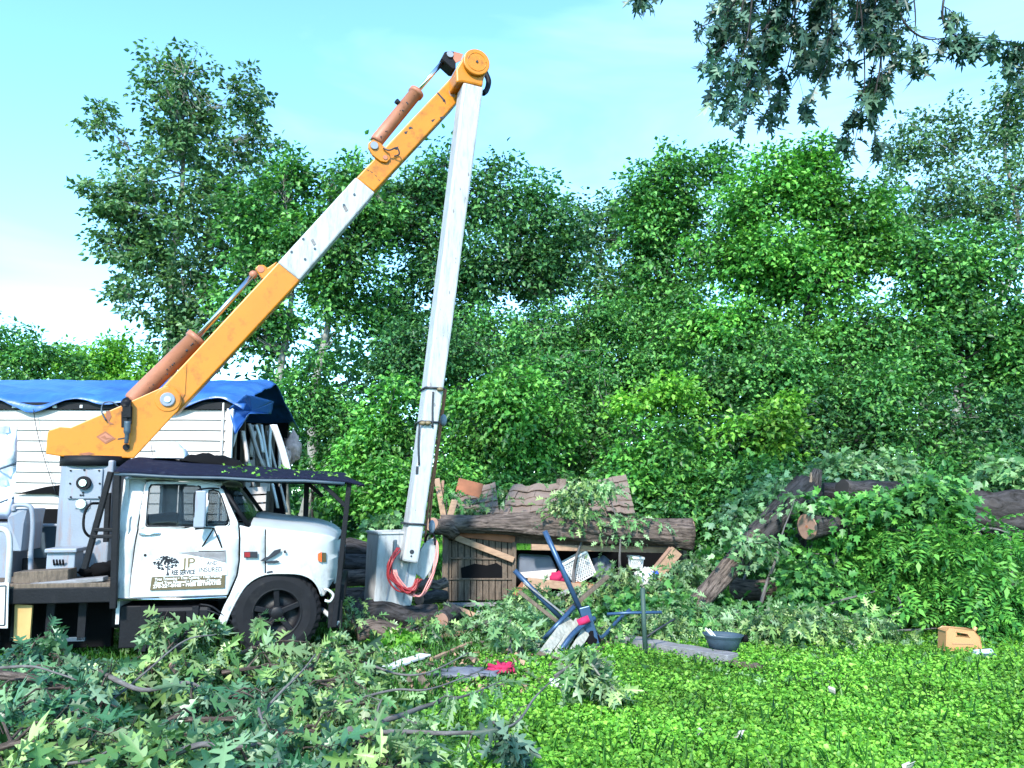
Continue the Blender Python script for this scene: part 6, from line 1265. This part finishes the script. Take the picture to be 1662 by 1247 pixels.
def litter():
    rng = np.random.default_rng(31)
    def drop(label, pts, ls, m, cat='leaves'):
        n = len(pts); P = np.array([tuple(p) for p in pts]); A = rng.normal(size=(n, 3)) * np.array([1, 1, .25]); Nn = rng.normal(size=(n, 3)) * .3 + np.array([0, -.4, 1])
        leafmesh('leaf_litter', M[m], P, A, Nn, ls * (.6 + .8 * rng.random(n)), OAK, origin=tuple(P.mean(0)), kind='stuff', label=label, cat=cat)
    pts = []
    for k in range(70):
        u = rng.beta(3, 2); v = rng.random() * .5; p = Vector(can(u, v)) + Vector((0, 0, .03)); pts.append(p)
    drop('small torn leaves lying on the truck canopy', pts, .07, 'lf_yellow')
litter()

def chips():
    rng = np.random.default_rng(41)
    def lay(n, x0, x1, y0, y1, m, ls, label, name, tm):
        P = []
        for k in range(n):
            g = gnd(rng.uniform(x0, x1), rng.uniform(y0, y1)); P.append((g.x, g.y, gz(g.x, g.y) + .03 + .05 * rng.random()))
        P = np.array(P); A = rng.normal(size=(n, 3)) * np.array([1, 1, .25]); Nn = rng.normal(size=(n, 3)) * .4 + np.array([0, 0, 1])
        leafmesh(name, M[m], P, A, Nn, ls * (.4 + 1.2 * rng.random(n)), tm, origin=tuple(P.mean(0)), kind='stuff', label=label, cat='debris')
    lay(260, 640, 860, 1060, 1125, 'timber', .07, 'torn wood chips and bark scraps scattered on the grass by the pink cloth', 'wood_chips', QUAD)
    lay(260, 620, 980, 1040, 1120, 'oldwood', .10, 'dark bark scraps scattered on the grass left of the blue frame', 'bark_scraps', QUAD)
    lay(560, 560, 1000, 1000, 1110, 'lf_pale', .15, 'pale oak leaves strewn between the logs and the blue frame', 'strewn_leaves', OAK)
    lay(160, 1000, 1600, 1050, 1110, 'lf_pale', .11, 'pale leaves dropped along the near edge of the brush', 'strewn_leaves', OAK)
chips()
for k, (pp, lb) in enumerate([([(175, 1140, 6.4), (205, 1118, 6.5), (240, 1088, 6.6), (300, 1040, 6.9), (352, 1030, 7.1)], 'long bare grey twig arching below the flatbed'), ([(420, 1165, 5.7), (450, 1130, 5.8), (490, 1090, 6.0), (512, 1062, 6.2)], 'thin straight pale twig rising in front of the wheel'), ([(-10, 1085, 6.0), (50, 1082, 6.0), (90, 1092, 6.0), (125, 1104, 6.0)], 'bare pale twig at the left edge of the heap'), ([(420, 1150, 5.6), (430, 1185, 5.4), (436, 1202, 5.3)], 'short hanging bare twig in the middle of the heap'), ([(160, 1090, 6.2), (230, 1120, 6.1), (300, 1108, 6.2), (330, 1118, 6.2)], 'dark bare branch crossing the heap left of the stub'), ([(110, 1240, 4.9), (150, 1233, 4.9), (180, 1216, 5.0)], 'bare twig at the bottom edge of the heap'), ([(285, 1222, 4.75), (330, 1208, 4.8), (370, 1214, 4.8), (440, 1205, 4.9)], 'grey bare branch along the bottom of the heap'), ([(590, 1075, 7.2), (650, 1095, 7.0), (700, 1090, 7.1), (760, 1060, 7.6)], 'thin bare branch lying across the white board'), ([(560, 1140, 6.3), (640, 1120, 6.6), (700, 1118, 6.7), (790, 1085, 7.5)], 'long thin bare branch over the bark scraps')]):
    MB().tube(spline([at(*p) for p in pp], 6), [(.020 if k in (4, 6) else .011) * (1 - .5 * i / (6 * (len(pp) - 1))) for i in range(6 * (len(pp) - 1) + 1)], 7, amp=.2, fq=4).build('bare_twig', M['twig'], None, label=lb, cat='twig', group='bare twigs in the brush')

for k, (p0, p1, w_, lb) in enumerate([((842, 960), (905, 1010), .05, 'grey slat behind the left blue tube'), ((915, 1030), (960, 1090), .05, 'short dark slat at the foot of the plank bundle'), ((966, 1030), (1010, 1062), .05, 'weathered slat right of the plank bundle'), ((700, 1000), (770, 990), .07, 'fallen grey slat on the grass in front of the shed wall'), ((990, 1010), (1080, 1022), .06, 'grey slat lying behind the stake'), ((1090, 1000), (1128, 985), .05, 'split slat in the leaves right of the stake')]):
    Yk = gnd(*p1).y if k in (3, 4, 5) else 10.9
    MB().bar(at(*p0, Yk + .1), at(*p1, Yk), w_, .03, up=(0, -1, .3)).build('loose_slat', M['greywood'] if k % 2 else M['oldwood'], None, bev=.004, label=lb, cat='slat', group='loose slats in the wreckage')

fallen('leaves heaped around the foot of the blue frame', [(900, 1020, 40, 16), (860, 1035, 35, 14), (990, 1020, 30, 14)], 11.2, 'lf_oak', 130, 70, 18, .15, OAK, .28)
fallen('brush pile of dull leaves right of the blue frame toward the stake', [(1010, 985, 40, 18), (1080, 990, 40, 16), (960, 1000, 30, 14)], 12.0, 'lf_mid', 131, 70, 22, .13, MAPLE, .3)
fallen('wilted leaves lying on the sill of the crushed shed', [(900, 975, 50, 12), (980, 972, 40, 14), (840, 985, 30, 12)], 13.4, 'lf_pale', 132, 60, 18, .13, OAK, .28)
rnd = random.Random(77)
WHERE = ['under the grey tub', 'below the laundry basket', 'in front of the floor board', 'left of the blue frame', 'behind the blue frame', 'right of the red grip', 'by the dark sack', 'below the plastic bag', 'near the shed corner post', 'beside the stake', 'in front of the shed wall', 'at the foot of the prop timber']
POS = [(870, 955), (930, 962), (905, 968), (845, 1000), (935, 975), (985, 985), (985, 952), (1060, 975), (748, 990), (1062, 1010), (790, 995), (1095, 965)]
for k, ((x, y), wh) in enumerate(zip(POS, WHERE)):
    Yk = min(13.6, gnd(x, y).y); ang = rnd.uniform(-.7, .5); L = rnd.uniform(14, 38); p0 = at(x - L * math.cos(ang), y - L * math.sin(ang) * .8, Yk + rnd.uniform(-.1, .3)); p1 = at(x + L * math.cos(ang), y + L * math.sin(ang) * .8, Yk)
    MB().bar(p0, p1, rnd.uniform(.04, .09), .03, up=(0, -1, .4)).build('splintered_board', M[['timber', 'oldwood', 'greywood', 'rustwood'][k % 4]], None, bev=.004, label=['torn fresh', 'dark old', 'grey weathered', 'red-brown'][k % 4] + ' splintered board ' + wh, cat='board', group='splintered boards around the shed')
